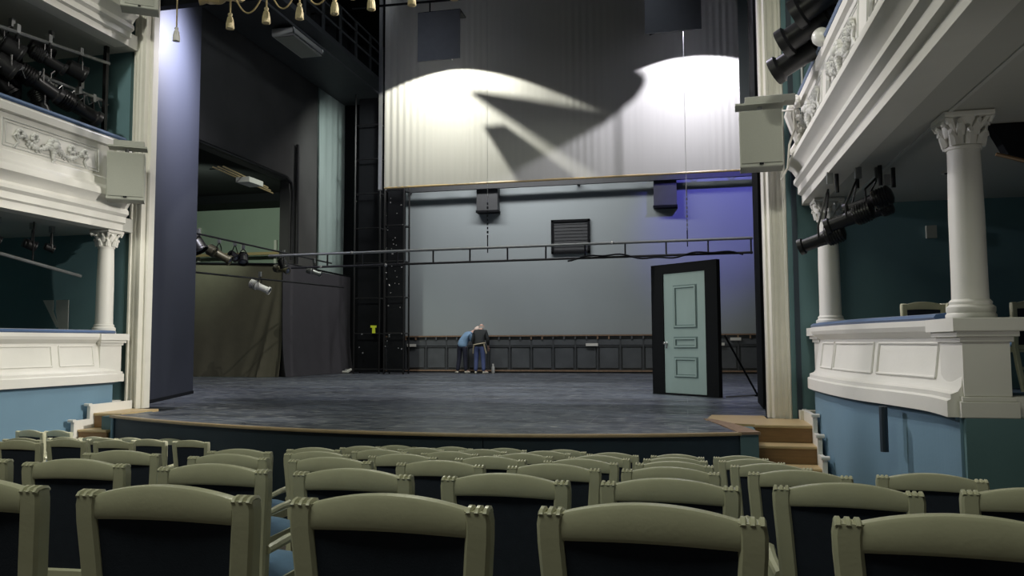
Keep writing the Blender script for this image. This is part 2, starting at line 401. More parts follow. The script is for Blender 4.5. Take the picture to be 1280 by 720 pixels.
# black masking and tower frames left of the back wall
tag(MB().box(-12.0, -9.72, 25.75, 25.9, 0, 13).build('black_masking', 'black'), 'black masking cloth hanging left of the pale back wall', 'stage masking')
def tower(x0, x1, y, label, dots, TH=12.5):
    t = thing('tower_frame', label, 'stage tower', (x0, y, 0)); w_ = x1 - x0
    for px in (0, w_):
        for py in (0, .5):
            MB().tube([(px, py, 0), (px, py, TH)], .03, 6).build('upright', 'metal', t)
    for k in range(11 if TH > 10 else 8):
        z = .15 + k * 1.18
        b = MB(); b.tube([(0, 0, z), (w_, 0, z)], .022, 6); b.tube([(0, .5, z), (w_, .5, z)], .022, 6); b.tube([(0, 0, z), (0, .5, z)], .022, 6); b.tube([(w_, 0, z), (w_, .5, z)], .022, 6)
        b.build('crossbar', 'metal', t)
    MB().box(.03, w_ - .03, .22, .26, .05, TH - .1).build('backing_board', 'black', t)
    b = MB()
    for k in range(dots):
        b.ball((random.uniform(.02, w_ - .02), -.03, random.uniform(.3, 7)), random.choice((.018, .022, .03)), 6)
    b.build('cable_fitting', 'chrome', t)
    return t
tower(-10.85, -9.95, 24.3, 'black scaffold tower beside the charcoal cloth', 4, 9.5)
tower(-9.62, -8.95, 23.9, 'black scaffold tower with cable fittings beside the pale back wall', 44)
# yellow cut-out on the tower
t = thing('yellow_tag', 'small yellow plastic shape hung on the black tower', 'tag', (-10.12, 24.25, 1.47))
MB().prism([(-.05, -.13), (.06, -.13), (.05, .05), (.10, .06), (.10, .13), (-.11, .13), (-.11, .06), (-.05, .05)], .02, Matrix(((1, 0, 0, 0), (0, 0, -1, 0), (0, 1, 0, 0), (0, 0, 0, 1)))).build('plate', 'yellow', t)
# small clutter at the foot of the cloth
t = thing('cable_bundle', 'small white bundle on the floor beside the charcoal cloth', 'bundle', (-11.25, 24.55, 0))
MB().tube([(-.15, 0, .06), (-.05, .05, .12), (.08, 0, .09), (.2, -.03, .13), (.12, -.1, .05), (-.1, -.08, .05)], .045, 7).build('coil', 'paper', t)
MB().ball((.02, 0, .08), .08, 8, (1.2, .8, .8)).build('bag', 'steel', t)

# back wall furniture: wainscot
t = thing('wainscot', 'dark panelled wainscot with a raw wood top rail along the back wall', 'wainscot', (0, 25.55, 0))
MB().box(-10.3, 2.4, 0.05, .25, 0, 1.22).build('backing', 'wainsd', t)
MB().box(-10.3, 2.42, -.04, .3, 1.215, 1.26).build('top_rail', 'ledge', t)
MB().box(-10.3, 2.4, -.03, .04, .05, .10).build('bottom_rail', 'ledge', t)
MB().box(-10.3, 2.4, .0, .06, .86, .90).build('middle_rail', 'wainsd', t)
nP = 17
for k in range(nP):
    x0 = -10.22 + k * (12.55 / nP); x1 = x0 + 12.55 / nP
    MB().box(x0 + .07, x1 - .07, .02, .06, .16, .85, c=.012).build('panel', 'wains', t)
    MB().box(x0 + .02, x1 - .02, .0, .05, .92, 1.10).build('frieze_board', 'wains', t)
    MB().box(x0 - .02, x0 + .03, -.01, .05, .1, 1.1).build('stile', 'wainsd', t)
    for x_ in (x0, x0 + .37): MB().box(x_ - .02, x_ + .03, -.03, .05, 1.11, 1.215).build('bracket', 'ledge' if k % 3 == 1 else 'wains', t)
for x, z, wd, lab in ((-9.95, 1.07, .36, 'white paper strip furthest left on the dark wainscot'), (-9.25, .93, .32, 'pale paper strip just right of the first on the wainscot'),
                      (-3.02, .93, .40, 'pale paper strip on the wainscot left of the set door'), (1.05, .93, .26, 'short pale paper strip low behind the door brace'), (1.52, 1.09, .33, 'white paper strip at the far right end of the wainscot')):
    tag(MB().box(x - wd / 2, x + wd / 2, 25.50, 25.535, z - .045, z + .045).build('paper_strip', 'paper'), lab, 'paper strip')
# hole with dark grille
t = thing('wall_grille', 'black square grille set in the pale back wall', 'grille', (-3.75, 25.98, 4.58))
MB().box(-.66, .66, -.03, .0, -.58, .58).build('backing', 'wainsd', t)
b = MB()
for z0 in (-.58, .50): b.box(-.66, .66, -.08, -.02, z0, z0 + .08)
for x0 in (-.66, .58): b.box(x0, x0 + .08, -.08, -.02, -.58, .58)
b.build('frame', 'black', t)
b = MB()
for k in range(9): b.box(-.58, .58, -.05, -.03, -.46 + k * .11, -.445 + k * .11)
b.build('slat', 'wainsd', t)
# hanging dark boxes high on the back wall
for x, z0, lab in ((-6.58, 5.50, 'dark box duct hanging down the back wall left of the grille'), (-.58, 5.42, 'dark box duct hanging down the blue lit side of the back wall')):
    t = thing('hanging_duct', lab, 'duct', (x, 25.6, z0))
    MB().box(-.37, .37, 0, .35, 0, 3.2, c=.02).build('duct', 'wainsd', t); MB().box(-.39, .39, -.02, .37, -.03, .04).build('lip', 'black', t)
# high beam with lattice
t = thing('lattice_girder', 'dark lattice girder running high along the back wall', 'girder', (0, 25.4, 6.35))
MB().box(-10.0, 2.6, 0, .12, -.10, .07).build('bottom_chord', 'wainsd', t)
MB().box(-10.0, 2.6, 0, .12, .75, .87).build('top_chord', 'wainsd', t)
for x in (-9.5, -3.5, 2.2): MB().box(x, x + .08, .12, .58, -.05, .05).build('wall_bracket', 'wainsd', t)
for k in range(12):
    x = -10 + k * 1.05
    MB().tube([(x, .06, .05), (x + .52, .06, .78), (x + 1.05, .06, .05)], .022, 6).build('lattice_bar', 'wainsd', t)

# pale curtain
nx = 260; vs = []; X0, X1, YC = -6.86, 1.22, 17.0
t = thing('pale_curtain', 'large pale curtain hanging half down over the stage', 'curtain', (0, YC, 0))
zr = [4.66, 4.67, 5.5, 7, 9, 12.9]
def crv(x, z):
    e = max(0, 1 - min(x - X0, 9) / 1.3); e2 = max(0, 1 - abs(x - (X1 - .35)) / .5)
    s = .010 * math.sin(x * 4.1) + .003 * math.sin(x * 11.3 + 1) + .0012 * math.sin(x * 41)
    s += .02 * e * math.sin(x * 38) + .012 * e2 * math.sin(x * 44) + .007 * math.exp(-((x + 2.2) / .5) ** 2) * math.sin(x * 40) + .007 * math.exp(-((x + 4.6) / .4) ** 2) * math.sin(x * 46)
    return s * (.55 + .45 * (z - 4.6) / 4)
for i in range(nx + 1):
    x = X0 + (X1 - X0) * i / nx
    for z in zr: vs.append((x, crv(x, z), z + .0 * x))
S = len(zr); f = [(i * S + k, (i + 1) * S + k, (i + 1) * S + k + 1, i * S + k + 1) for i in range(nx) for k in range(S - 1)]
b = MB(); b.add(vs, f); n1 = len(vs); b.add([(x, y + .03, z) for x, y, z in vs], [tuple(reversed(q)) for q in f]); b.build('cloth', 'curtain', t, smooth=True)
MB().tube([(X0, 0.02, 4.65), (X1, 0.02, 4.65)], .028, 8).build('bottom_hem', 'woodlight', t)
tag(MB().box(-7.0, -6.92, 16.97, 17.02, 4.6, 12.9).build('curtain_guide_wire', 'steel'), 'thin pale guide beside the left edge of the pale curtain', 'guide')
# two thin suspension lines in front of the curtain
for x, y, z0, z1, lab in ((-3.97, 15.5, 3.4, 13.0, 'thin steel line holding the left part of the lowered lighting bar'), (.06, 15.5, 3.4, 13.0, 'thin steel line holding the right part of the lowered lighting bar')):
    t = thing('suspension_line', lab, 'cable', (x, y, 0))
    MB().tube([(0, 0, 4.0), (0, 0, z1)], .004, 5).build('line', 'steel', t)
    b = MB()
    for k in range(9): b.tube([(0, 0, 3.18 + k * .085), (0, 0, 3.23 + k * .085)], .02 if k % 2 else .014, 6)
    b.build('chain', 'black' if x < -1 else 'steel', t)
    MB().tube([(0, 0, 3.9), (0, 0, 4.02)], .012, 6).build('shackle', 'steel', t)
    MB().tube([(0, 0, 2.86), (0, 0, 3.2)], .012, 6).build('hook', 'black', t)

# lowered double lighting bar
YT = 15.5
t = thing('lighting_bar', 'long double lighting bar lowered across the stage', 'lighting bar', (0, YT, 0))
MB().tube([(-8.95, 0, 2.94), (1.28, 0, 2.99)], .028, 8).build('top_pipe', 'steel', t)
MB().tube([(-8.4, 0, 2.66), (1.28, 0, 2.71)], .024, 8).build('bottom_pipe', 'metal', t)
for k in range(12):
    x = -7.55 + k * .80; MB().tube([(x, 0, 2.68), (x, 0, 2.96)], .018, 6).build('spacer', 'metal', t)
b = MB(); pts = []
for i in range(40):
    x = -2.3 + 3.4 * i / 39; pts.append((x, -.03, 2.73 - .035 + .05 * math.sin(x * 3.1) + .02 * math.sin(x * 9)))
MB().tube(pts, .018, 6).build('cable', 'black', t)
for x, z in ((-6.98, 2.95), (-6.2, 2.66), (-1.4, 2.98), (-7.7, 2.66)):
    MB().ball((x, -.03, z), .035, 8).build('clamp', 'chrome', t)

# ------------------------------------------------------------------ the set door
dl = Vector((-.655, 15.52)); dr = Vector((.655, 14.42))
# derived from the flat's footprint: angled about forty degrees
ang = math.atan2(dr.y - dl.y, dr.x - dl.x)
W = (dr - dl).length
t = thing('set_door', 'mint green panelled door in a wide black frame standing on the stage', 'door', (dl.x, dl.y, 0), ang)
HT = 2.50
lx0, lx1, lz1 = W * .175, W * .765, 2.32
W = W * .925
b = MB(); b.box(0, lx0, 0, .10, 0, HT); b.build('frame_post', 'black', t)
b = MB(); b.box(lx1, W, 0, .10, 0, HT); b.build('frame_post', 'black', t)
MB().box(lx0, lx1, 0, .10, lz1, HT).build('frame_head', 'black', t)
MB().box(lx0, lx1, 0, .10, 0, .03).build('threshold', 'black', t)
lf = MB().box(lx0 + .005, lx1 - .005, .02, .06, .035, lz1 - .005).build('door_leaf', 'mint', t)
lw = lx1 - lx0
def framed(z0, z1):
    a0, a1 = lx0 + lw * .24, lx1 - lw * .20
    for (p, q, th) in ((0, .022, 'mintdk'), (.022, .05, 'mint'), (.05, .066, 'mintdk')):
        b = MB(); y0, y1 = (.012, .02) if th == 'mintdk' else (-.005, .02)
        b.box(a0 + p, a0 + q, y0, y1, z0 + p, z1 - p); b.box(a1 - q, a1 - p, y0, y1, z0 + p, z1 - p)
        b.box(a0 + q, a1 - q, y0, y1, z0 + p, z0 + q); b.box(a0 + q, a1 - q, y0, y1, z1 - q, z1 - p)
        b.build('panel_moulding', th, lf)
framed(1.26, 2.08); framed(.88, 1.10); framed(.33, .72)
hx = lx0 + .055
MB().lathe([(.03, 0), (.03, .008), (.012, .012), (.012, .04), (.028, .05), (.03, .065), (.018, .08)], n=12, m=Matrix.Translation((hx, .02, .98)) @ Matrix.Rotation(PI / 2, 4, 'X')).build('door_knob', 'chrome', lf, True)
MB().box(hx - .02, hx + .02, .012, .02, .88, .95).build('keyhole_plate', 'chrome', lf)
t2 = thing('door_brace', 'thin black stage brace propping the set door from behind', 'brace', (dr.x, dr.y, 0))
MB().tube([(.02, .12, 1.12), (.60, .62, .03)], .018, 6).build('strut', 'black', t2)
MB().tube([(.02, .10, .02), (.60, .62, .02)], .015, 6).build('foot_bar', 'steel', t2)
MB().box(.55, .70, .56, .68, 0, .03).build('foot', 'black', t2)

# ------------------------------------------------------------------ seats
def make_chair():
    t = empty('theatre_chair', (0, 0, 0))
    H, hw, yb = .905, .24, -.24
    def post(s):
        b = MB(); n = 9; rings = []
        prof = [(0, .205, -.30), (.25, .212, -.25), (.45, .215, -.215), (.60, .222, -.222), (.75, .232, -.234), (.84, .239, -.242), (.88, .24, -.244), (H, .236, -.244)]
        vs = []
        for z, xo, y in prof:
            w_, d_ = (.050 if z < .5 else .058), (.05 if z > .2 else .04)
            xa, xb = s * xo, s * (xo - w_); c = .008
            xa_, xb_ = (xa, xb) if s > 0 else (xb, xa)   # xa_ > xb_
            vs += [(xa_ - c, y, z), (xa_, y + c, z), (xa_, y + d_ - c, z), (xa_ - c, y + d_, z), (xb_ + c, y + d_, z), (xb_, y + d_ - c, z), (xb_, y + c, z), (xb_ + c, y, z)]
        f = [(i * 8 + k, i * 8 + (k + 1) % 8, (i + 1) * 8 + (k + 1) % 8, (i + 1) * 8 + k) for i in range(len(prof) - 1) for k in range(8)]
        f += [tuple(range(7, -1, -1)), tuple((len(prof) - 1) * 8 + k for k in range(8))]
        b.add(vs, f)
        for k in range(3):   # beads across the shoulder
            x = s * (.229 - .019 * k)
            b.tube([(x, -.242, H - .006), (x, -.236, H + .001), (x, -.220, H + .004), (x, -.204, H + .001), (x, -.198, H - .006)], .0075, 6)
        return b
    post(-1).build('back_post', 'cream', t, True); post(1).build('back_post', 'cream', t, True)
    # arched top rail
    b = MB(); n = 20; vs = []; f = []
    for i in range(n + 1):
        u = -1 + 2 * i / n; x = .185 * u; top = H + .002 + .027 * (1 - u * u); bot = H - .058 + .006 * math.cos(u * PI / 2); yy = yb - .008 * (1 - u * u)
        r = .010
        vs += [(x, yy + .004, bot), (x, yy, bot + .008), (x, yy, top - r), (x, yy + .005, top - .002), (x, yy + .020, top), (x, yy + .035, top - .002), (x, yy + .040, top - r), (x, yy + .040, bot + .005), (x, yy + .036, bot)]
    for i in range(n):
        for k in range(9): f.append((i * 9 + k, i * 9 + (k + 1) % 9, (i + 1) * 9 + (k + 1) % 9, (i + 1) * 9 + k))
    f += [tuple(range(8, -1, -1)), tuple(n * 9 + k for k in range(9))]
    b.add(vs, f); b.build('top_rail', 'cream', t, True)
    MB().box(-.175, .175, -.210, -.175, .425, .475, c=.008).build('bottom_rail', 'cream', t)
    # upholstered back
    b = MB(); 
    b.add([(-.175, -.200, .47), (.175, -.200, .47), (.180, -.232, .86), (-.180, -.232, .86), (-.175, -.175, .47), (.175, -.175, .47), (.180, -.200, .86), (-.180, -.200, .86)],
          [(0, 1, 2, 3), (5, 4, 7, 6), (4, 0, 3, 7), (1, 5, 6, 2), (3, 2, 6, 7), (0, 4, 5, 1)]); b.build('back_panel', 'backcloth', t)
    b = MB()
    b.add([(-.165, -.178, .56), (.165, -.178, .56), (.168, -.198, .85), (-.168, -.198, .85), (-.15, -.150, .58), (.15, -.150, .58), (.15, -.170, .83), (-.15, -.170, .83)],
          [(4, 5, 6, 7), (0, 4, 7, 3), (5, 1, 2, 6), (7, 6, 2, 3), (0, 1, 5, 4)]); b.build('back_pad', 'seat', t, True)
    # seat
    b = MB(); b.vprism([(-.205, -.20), (.205, -.20), (.235, .22), (.20, .245), (-.20, .245), (-.235, .22)], .40, .455); sf = b.build('seat_frame', 'cream', t)
    b = MB(); nx_, ny_ = 10, 10; vs = []; f = []
    for i in range(nx_ + 1):
        for k in range(ny_ + 1):
            u = -1 + 2 * i / nx_; v = -1 + 2 * k / ny_; wd = .20 + .012 * (v + 1)
            vs.append((wd * u, .02 + .205 * v, .455 + .052 * (1 - u ** 6) * (1 - v ** 6) + .012 * (1 - u * u) * (1 - v * v)))
    S = ny_ + 1; f = [(i * S + k, (i + 1) * S + k, (i + 1) * S + k + 1, i * S + k + 1) for i in range(nx_) for k in range(ny_)]
    b.add(vs, f); b.build('seat_cushion', 'seat', sf, True)
    for s in (-1, 1):
        b = MB(); b.tube([(s * .222, -.20, .60), (s * .240, -.08, .612), (s * .248, .06, .610), (s * .248, .16, .60), (s * .246, .195, .58), (s * .242, .17, .51), (s * .235, .15, .43)],
                         [.018, .02, .022, .024, .02, .016, .016], 8); b.build('armrest', 'cream', t, True)
        b = MB(); b.tube([(s * .21, .205, .42), (s * .212, .21, .2), (s * .205, .215, 0)], [.026, .022, .015], 8); b.build('front_leg', 'cream', t, True)
    MB().box(-.20, .20, -.235, -.215, .22, .25).build('stretcher', 'cream', t)
    return t
chair0 = make_chair(); used = [False]
def put(x, y, rz, label, group, zoff=0):
    c = chair0 if not used[0] else copy_tree(chair0)
    used[0] = True
    # the chair's back sits at y-.24 from its centre
    cy = y + .24 * math.cos(rz); cx = x - .24 * math.sin(rz)
    c.location = (cx, cy, fz(cy) + .012 + .026 + zoff if zoff < .3 else zoff); c.rotation_euler = (0, 0, rz)
    tag(c, label, 'chair', group)
    return c
ordn = ['first', 'second', 'third', 'fourth', 'fifth', 'sixth', 'seventh', 'eighth', 'ninth']
rows = [
    ('nearest row', 1.66, [-1.83, -1.23, -.66, -.085, .515], 0),
    ('second row from the camera', 2.76, [-3.08, -2.48, -1.83, -1.24, -.65, -.07, .51, 1.10], 0),
    ('third row from the camera', 3.90, [-3.20, -2.50, -1.88, -1.26, -.665, -.09, .51, 1.09], 0),
    ('fourth row from the camera', 4.92, [-3.07, -2.47, -1.85, -1.25, -.665, -.09, .48], 0),
    ('fifth row from the camera', 6.0, [-3.05, -2.46, -1.86, -1.26, -.67, -.10, .45], 0),
    ('sixth row from the camera', 7.22, [-3.14, -2.53, -1.91, -1.30, -.68, -.10, .45], 0),
    ('front middle row', 8.2, [-3.17, -2.52, -1.92, -1.28], 0)]
for ri, (rn, y0, xl, _) in enumerate(rows):
    for i, x in enumerate(xl):
        dx = x + 1.0
        y = y0 + .022 * dx * dx + (.06 * max(0, x + .2) if ri > 0 else 0)
        where = 'leftmost' if i == 0 else ('rightmost' if i == len(xl) - 1 else ordn[i] + ' from the left')
        put(x * (y / y0) ** .6, y, -math.atan(.05 * dx) , 'cream theatre chair with dark back, %s, %s' % (rn, where), 'cream chairs in the %s' % rn)
lb = [('rearmost row of the left block', 5.85, [-5.80]),
      ('second row of the left block', 6.95, [-6.85, -6.30, -5.73]),
      ('third row of the left block', 8.15, [-7.42, -6.86, -6.24, -5.68]),
      ('front row of the left block', 8.95, [-7.68, -7.14, -6.55, -6.0, -5.42])]
for rn, y0, xl in lb:
    for i, x in enumerate(xl):
        where = '' if len(xl) == 1 else (', leftmost' if i == 0 else (', rightmost' if i == len(xl) - 1 else ', ' + ordn[i] + ' from the left'))
        put(x, y0, 0, 'cream theatre chair, %s%s' % (rn, where), 'cream chairs of the left block')
for i, (x, y) in enumerate(((-8.12, 7.4), (-7.82, 8.05), (-8.02, 8.7))):
    put(x, y, -.15, 'cream theatre chair by the left wall below the box, %s' % ('nearest', 'middle', 'furthest')[i], 'cream chairs along the left wall', .075)

# ------------------------------------------------------------------ balconies
UP = [(0, 4.20), (.02, 4.16), (.02, 4.06), (-.02, 4.04), (-.02, 3.98), (.0, 3.55), (.04, 3.52), (.05, 3.42), (.10, 3.38), (.16, 3.34), (.18, 3.28), (.18, 3.24), (.12, 3.20), (.07, 3.12), (.10, 3.08), (.10, 3.03), (.05, 2.99),
      (.05, 2.90), (.0, 2.88), (.0, 2.78), (-.25, 2.78), (-.25, 4.20)]
LO = [(0, .43), (0, .55), (-.025, .565), (-.025, .60), (-.075, .62), (-.10, .66), (-.15, 1.02), (-.11, 1.05), (-.07, 1.08), (-.05, 1.12), (-.05, 1.17), (-.30, 1.17), (-.30, .43)]
def profx(prof, z):
    best = 0
    for (a, za), (b_, zb) in zip(prof, prof[1:]):
        lo, hi = min(za, zb), max(za, zb)
        if lo <= z <= hi and a > -.2 and b_ > -.2 and hi > lo:
            return a + (b_ - a) * (z - za) / (zb - za)
    return best
def along(plan, s):
    L = 0
    for (a, b_) in zip(plan, plan[1:]):
        a, b_ = Vector(a), Vector(b_); d_ = (b_ - a).length
        if L + d_ >= s or b_ == Vector(plan[-1]):
            t = (b_ - a).normalized(); p = a + t * (s - L); return p, Vector((t.y, -t.x)), t
        L += d_
def surf(plan, prof, s, z, lift=0, dz=0):
    p, n_, t = along(plan, s); o = profx(prof, z) + lift
    return (p.x + n_.x * o, p.y + n_.y * o, z + dz)
def loop(b, plan, prof, s0, s1, z0, z1, r, dz=0, cut=0):
    N = max(2, int((s1 - s0) / .15)); ss = [s0 + (s1 - s0) * i / N for i in range(N + 1)]
    b.tube([surf(plan, prof, s, z0, .003, dz) for s in ss], r, 6); b.tube([surf(plan, prof, s, z1, .003, dz) for s in ss], r, 6)
    for s in (s0, s1): b.tube([surf(plan, prof, s, z0, .003, dz), surf(plan, prof, s, z1, .003, dz)], r, 6)
def garland(plan, prof, s, z, sc, dz=0):
    b = MB()
    def p(ds, dz_, lift): return surf(plan, prof, s + ds * sc, z, lift, dz + dz_ * sc)
    for k in range(10):    # central rosette
        a = 2 * PI * k / 10; b.ball(p(.075 * math.cos(a), .02 + .075 * math.sin(a), .03), .045 * sc, 8, (1, 1, 1))
    b.ball(p(0, .02, .05), .06 * sc, 10)
    for k in range(5): b.ball(p(random.uniform(-.02, .02), -.09 - .035 * k, .03), (.045 - .006 * k) * sc, 8)
    for sd in (-1, 1):
        pts = []
        for i in range(11):
            u = i / 10; x = sd * (.10 + .44 * u); zz = -.02 - .10 * math.sin(PI * u) + .06 * u
            b.ball(p(x, zz, .025), (.030 + .014 * math.sin(PI * u * 2 + 1) ** 2) * sc, 7)
            b.ball(p(x + random.uniform(-.02, .02), zz + random.choice((-.04, .04)), .015), .024 * sc, 6)
        for k in range(7):
            a = 2 * PI * k / 7; b.ball(p(sd * .34 + .045 * math.cos(a), .05 + .05 * math.sin(a), .03), .028 * sc, 7)
        for k in range(7):
            a = 2 * PI * k / 7; b.ball(p(sd * .60 + .04 * math.cos(a), .05 + .05 * math.sin(a), .03), .028 * sc, 7)
        for q in range(2): b.tube([p(sd * (.60 + .02 * q), .08, .015), p(sd * (.64 + .05 * q), .0, .02), p(sd * (.60 + .02 * q), -.08, .02), p(sd * (.66 + .04 * q), -.17, .012)], .014 * sc, 6)
    return b
def upper(plan, name, label, dz, gs, frames_, ribs=True):
    t = thing(name, label, 'balcony', (0, 0, 0))
    pf_ = [(a, z + dz) for a, z in UP]
    pp = MB().sweep(plan, pf_).build('parapet', 'plaster', t, True, 25)
    L = sum((Vector(b_) - Vector(a)).length for a, b_ in zip(plan, plan[1:]))
    rail = [(.01, 4.20 + dz), (.025, 4.225 + dz), (.01, 4.26 + dz), (-.05, 4.28 + dz), (-.2, 4.27 + dz), (-.24, 4.20 + dz)]
    MB().sweep(plan, rail).build('velvet_rail', 'velvet', t, True)
    b = MB()
    for s0, s1 in frames_: loop(b, plan, UP, s0, s1, 3.60, 3.96, .009, dz); loop(b, plan, UP, s0 + .05, s1 - .05, 3.64, 3.92, .005, dz)
    b.build('panel_frame', 'relief', pp)
    for s in gs: garland(plan, UP, s, 3.76, .95, dz).build('garland', 'relief', pp, True)
    return t
# right upper: runs from proscenium to behind the camera; plan direction -y keeps the hall on its right
PR = [(1.50, 10.55 - .25 * i) for i in range(56)]
ur = upper(PR, 'upper_balcony', 'white upper balcony front with garlands on the right side', 0, [.85, 2.75, 4.65, 6.6], [(.12, 1.65), (1.95, 3.5), (3.85, 5.4), (5.8, 7.4)])
PL = [(-8.60, 3.0 + .25 * i) for i in range(31)]
ul = upper(PL, 'upper_balcony', 'white upper balcony front with garlands on the left side', 0, [6.07, 4.3], [(5.25, 6.95), (3.5, 5.1)])
u3 = upper(PL, 'top_balcony', 'white top balcony front above the lighting fixtures on the left', 2.98, [6.3], [(5.5, 7.2)])
# scroll consoles at the proscenium ends of the upper fronts
for par, cx, sgn in ((ur, 1.50, -1), (ul, -8.60, 1)):
    b = MB()
    pts = [(cx + sgn * .02, 10.42, 4.15), (cx + sgn * .10, 10.42, 4.05), (cx + sgn * .14, 10.42, 3.9), (cx + sgn * .08, 10.42, 3.7), (cx + sgn * .04, 10.42, 3.55), (cx + sgn * .12, 10.42, 3.4)]
    b.tube(pts, [.05, .06, .07, .06, .05, .06], 8)
    for k in range(8): b.ball((cx + sgn * (.04 + .03 * math.sin(k)), 10.32 - .03 * (k % 2), 4.08 - k * .08), .05, 7)
    b.build('scroll_console', 'plaster', par, True)
# floors / soffits
struct(MB().box(1.52, 6.2, -4, 10.75, 2.785, 3.0).build('ceiling_box_right', 'grey'))
struct(MB().box(-12, -8.62, -4, 10.75, 2.785, 3.0).build('ceiling_box_left', 'grey'))
struct(MB().box(-12, -8.62, -4, 10.75, 5.765, 6.0).build('ceiling_upper_left', 'grey'))
# raised beading line on the right soffit
struct(MB().box(2.02, 2.05, -3.5, 10.4, 2.772, 2.786).build('trim_6', 'relief'))

# lower boxes
def spl(pts, n=8):
    out = []
    P = [Vector(p) for p in pts]
    for i in range(len(P) - 1):
        p0, p1, p2, p3 = P[max(i - 1, 0)], P[i], P[i + 1], P[min(i + 2, len(P) - 1)]
        for k in range(n):
            t = k / n
            q = .5 * ((2 * p1) + (p2 - p0) * t + (2 * p0 - 5 * p1 + 4 * p2 - p3) * t * t + (3 * p1 - p0 - 3 * p2 + p3) * t ** 3)
            out.append((q.x, q.y))
    out.append(tuple(P[-1])); return out
RB = spl([(1.47, 10.35), (1.44, 9.9), (1.50, 8.9), (1.60, 8.2), (1.80, 7.45), (1.90, 6.95), (1.90, 6.45)])
LB = spl([(-9.0, 6.45), (-8.93, 6.95), (-8.80, 7.45), (-8.66, 8.2), (-8.60, 8.9), (-8.54, 9.9), (-8.57, 10.45)])
def plen(pl): return sum((Vector(b_) - Vector(a)).length for a, b_ in zip(pl, pl[1:]))
def lower(plan, label, frs):
    t = thing('box_parapet', label, 'box front', (0, 0, 0))
    pp = MB().sweep(plan, LO).build('parapet', 'plaster', t, True, 25)
    MB().sweep(plan[:-7] if plan[-1][0] > 0 else plan[4:], [(-.07, 1.17), (-.05, 1.19), (-.07, 1.215), (-.14, 1.225), (-.26, 1.22), (-.29, 1.17)]).build('velvet_rail', 'velvet', t, True)
    for s0, s1 in frs:
        b = MB(); loop(b, plan, LO, s0, s1, .70, .98, .014); b.build('panel_frame', 'plaster', pp)
    return t
LR = plen(RB); rt = lower(RB, 'white panelled box front with blue velvet rail, right of the stage', [(.55, 1.10), (1.16, 2.30), (2.40, 3.38)])
LL = plen(LB); lt = lower(LB, 'white panelled box front with blue velvet rail, left of the stage', [(LL - 1.05, LL - .42), (LL - 2.6, LL - 1.18)])
def pedestal(par, x0, x1, y0, y1, name='pedestal'):
    b = MB()
    for (e, z0, z1) in ((.035, .43, .55), (.02, .55, .585), (0, .585, .99), (.02, .99, 1.03), (.05, 1.03, 1.07), (.08, 1.07, 1.17)):
        b.box(x0 - e, x1 + e, y0 - e, y1 + e, z0, z1, c=.006)
    b.build(name, 'plaster', par)
pedestal(rt, 2.01, 2.33, 6.42, 6.95); pedestal(rt, 1.60, 1.88, 10.1, 10.6)
pedestal(lt, -8.88, -8.64, 10.15, 10.6)
struct(MB().box(2.02, 6.2, 6.44, 6.6, .43, .585).build('trim_7', 'plaster'))
def column(x, y, z0, z1, r, label):
    t = thing('column', label, 'column', (x, y, z0)); Hh = z1 - z0; hc = .26
    MB().lathe([(r * 1.38, 0), (r * 1.38, .03), (r * 1.30, .045), (r * 1.34, .06), (r * 1.34, .09), (r * 1.15, .11), (r * 1.18, .13), (r * 1.05, .15)], n=28).build('base', 'plaster', t, True)
    MB().lathe([(r * 1.02, .13), (r, .3), (r * .99, Hh * .5), (r * .90, Hh - hc)], n=28).build('shaft', 'plaster', t, True)
    c = MB(); z = Hh - hc
    c.lathe([(r * 1.02, z - .02), (r * 1.02, z), (r * .92, z + .01), (r * .95, z + .08), (r * 1.2, z + hc - .04)], n=20)
    for ring, (zz, hh, n_) in enumerate(((z + .01, .10, 8), (z + .08, .10, 8))):
        for k in range(n_):
            a = 2 * PI * (k + .5 * ring) / n_; ca, sa = math.cos(a), math.sin(a)
            c.tube([(r * .98 * ca, r * .98 * sa, zz), (r * 1.12 * ca, r * 1.12 * sa, zz + hh * .6), (r * 1.38 * ca, r * 1.38 * sa, zz + hh), (r * 1.42 * ca, r * 1.42 * sa, zz + hh * .78)], [.034, .032, .022, .010], 6)
    for k in range(4):
        a = PI / 4 + k * PI / 2; ca, sa = math.cos(a), math.sin(a)
        c.tube([(r * 1.0 * ca, r * 1.0 * sa, z + .13), (r * 1.5 * ca, r * 1.5 * sa, z + .21), (r * 1.75 * ca, r * 1.75 * sa, z + .20), (r * 1.6 * ca, r * 1.6 * sa, z + .165)], [.02, .026, .022, .015], 6)
    q = r * 1.38; c.box(-q, q, -q, q, Hh - .045, Hh, c=.01)
    c.build('capital', 'plaster', t, True)
    return t
column(2.17, 6.70, 1.17, 2.78, .128, 'tall white column with leafy capital on the near right pedestal')
column(1.76, 10.32, 1.17, 2.78, .128, 'white column behind the lower lights beside the right pilaster')
column(-8.82, 10.42, 1.17, 2.78, .125, 'white column on the left box front beside the left pilaster')
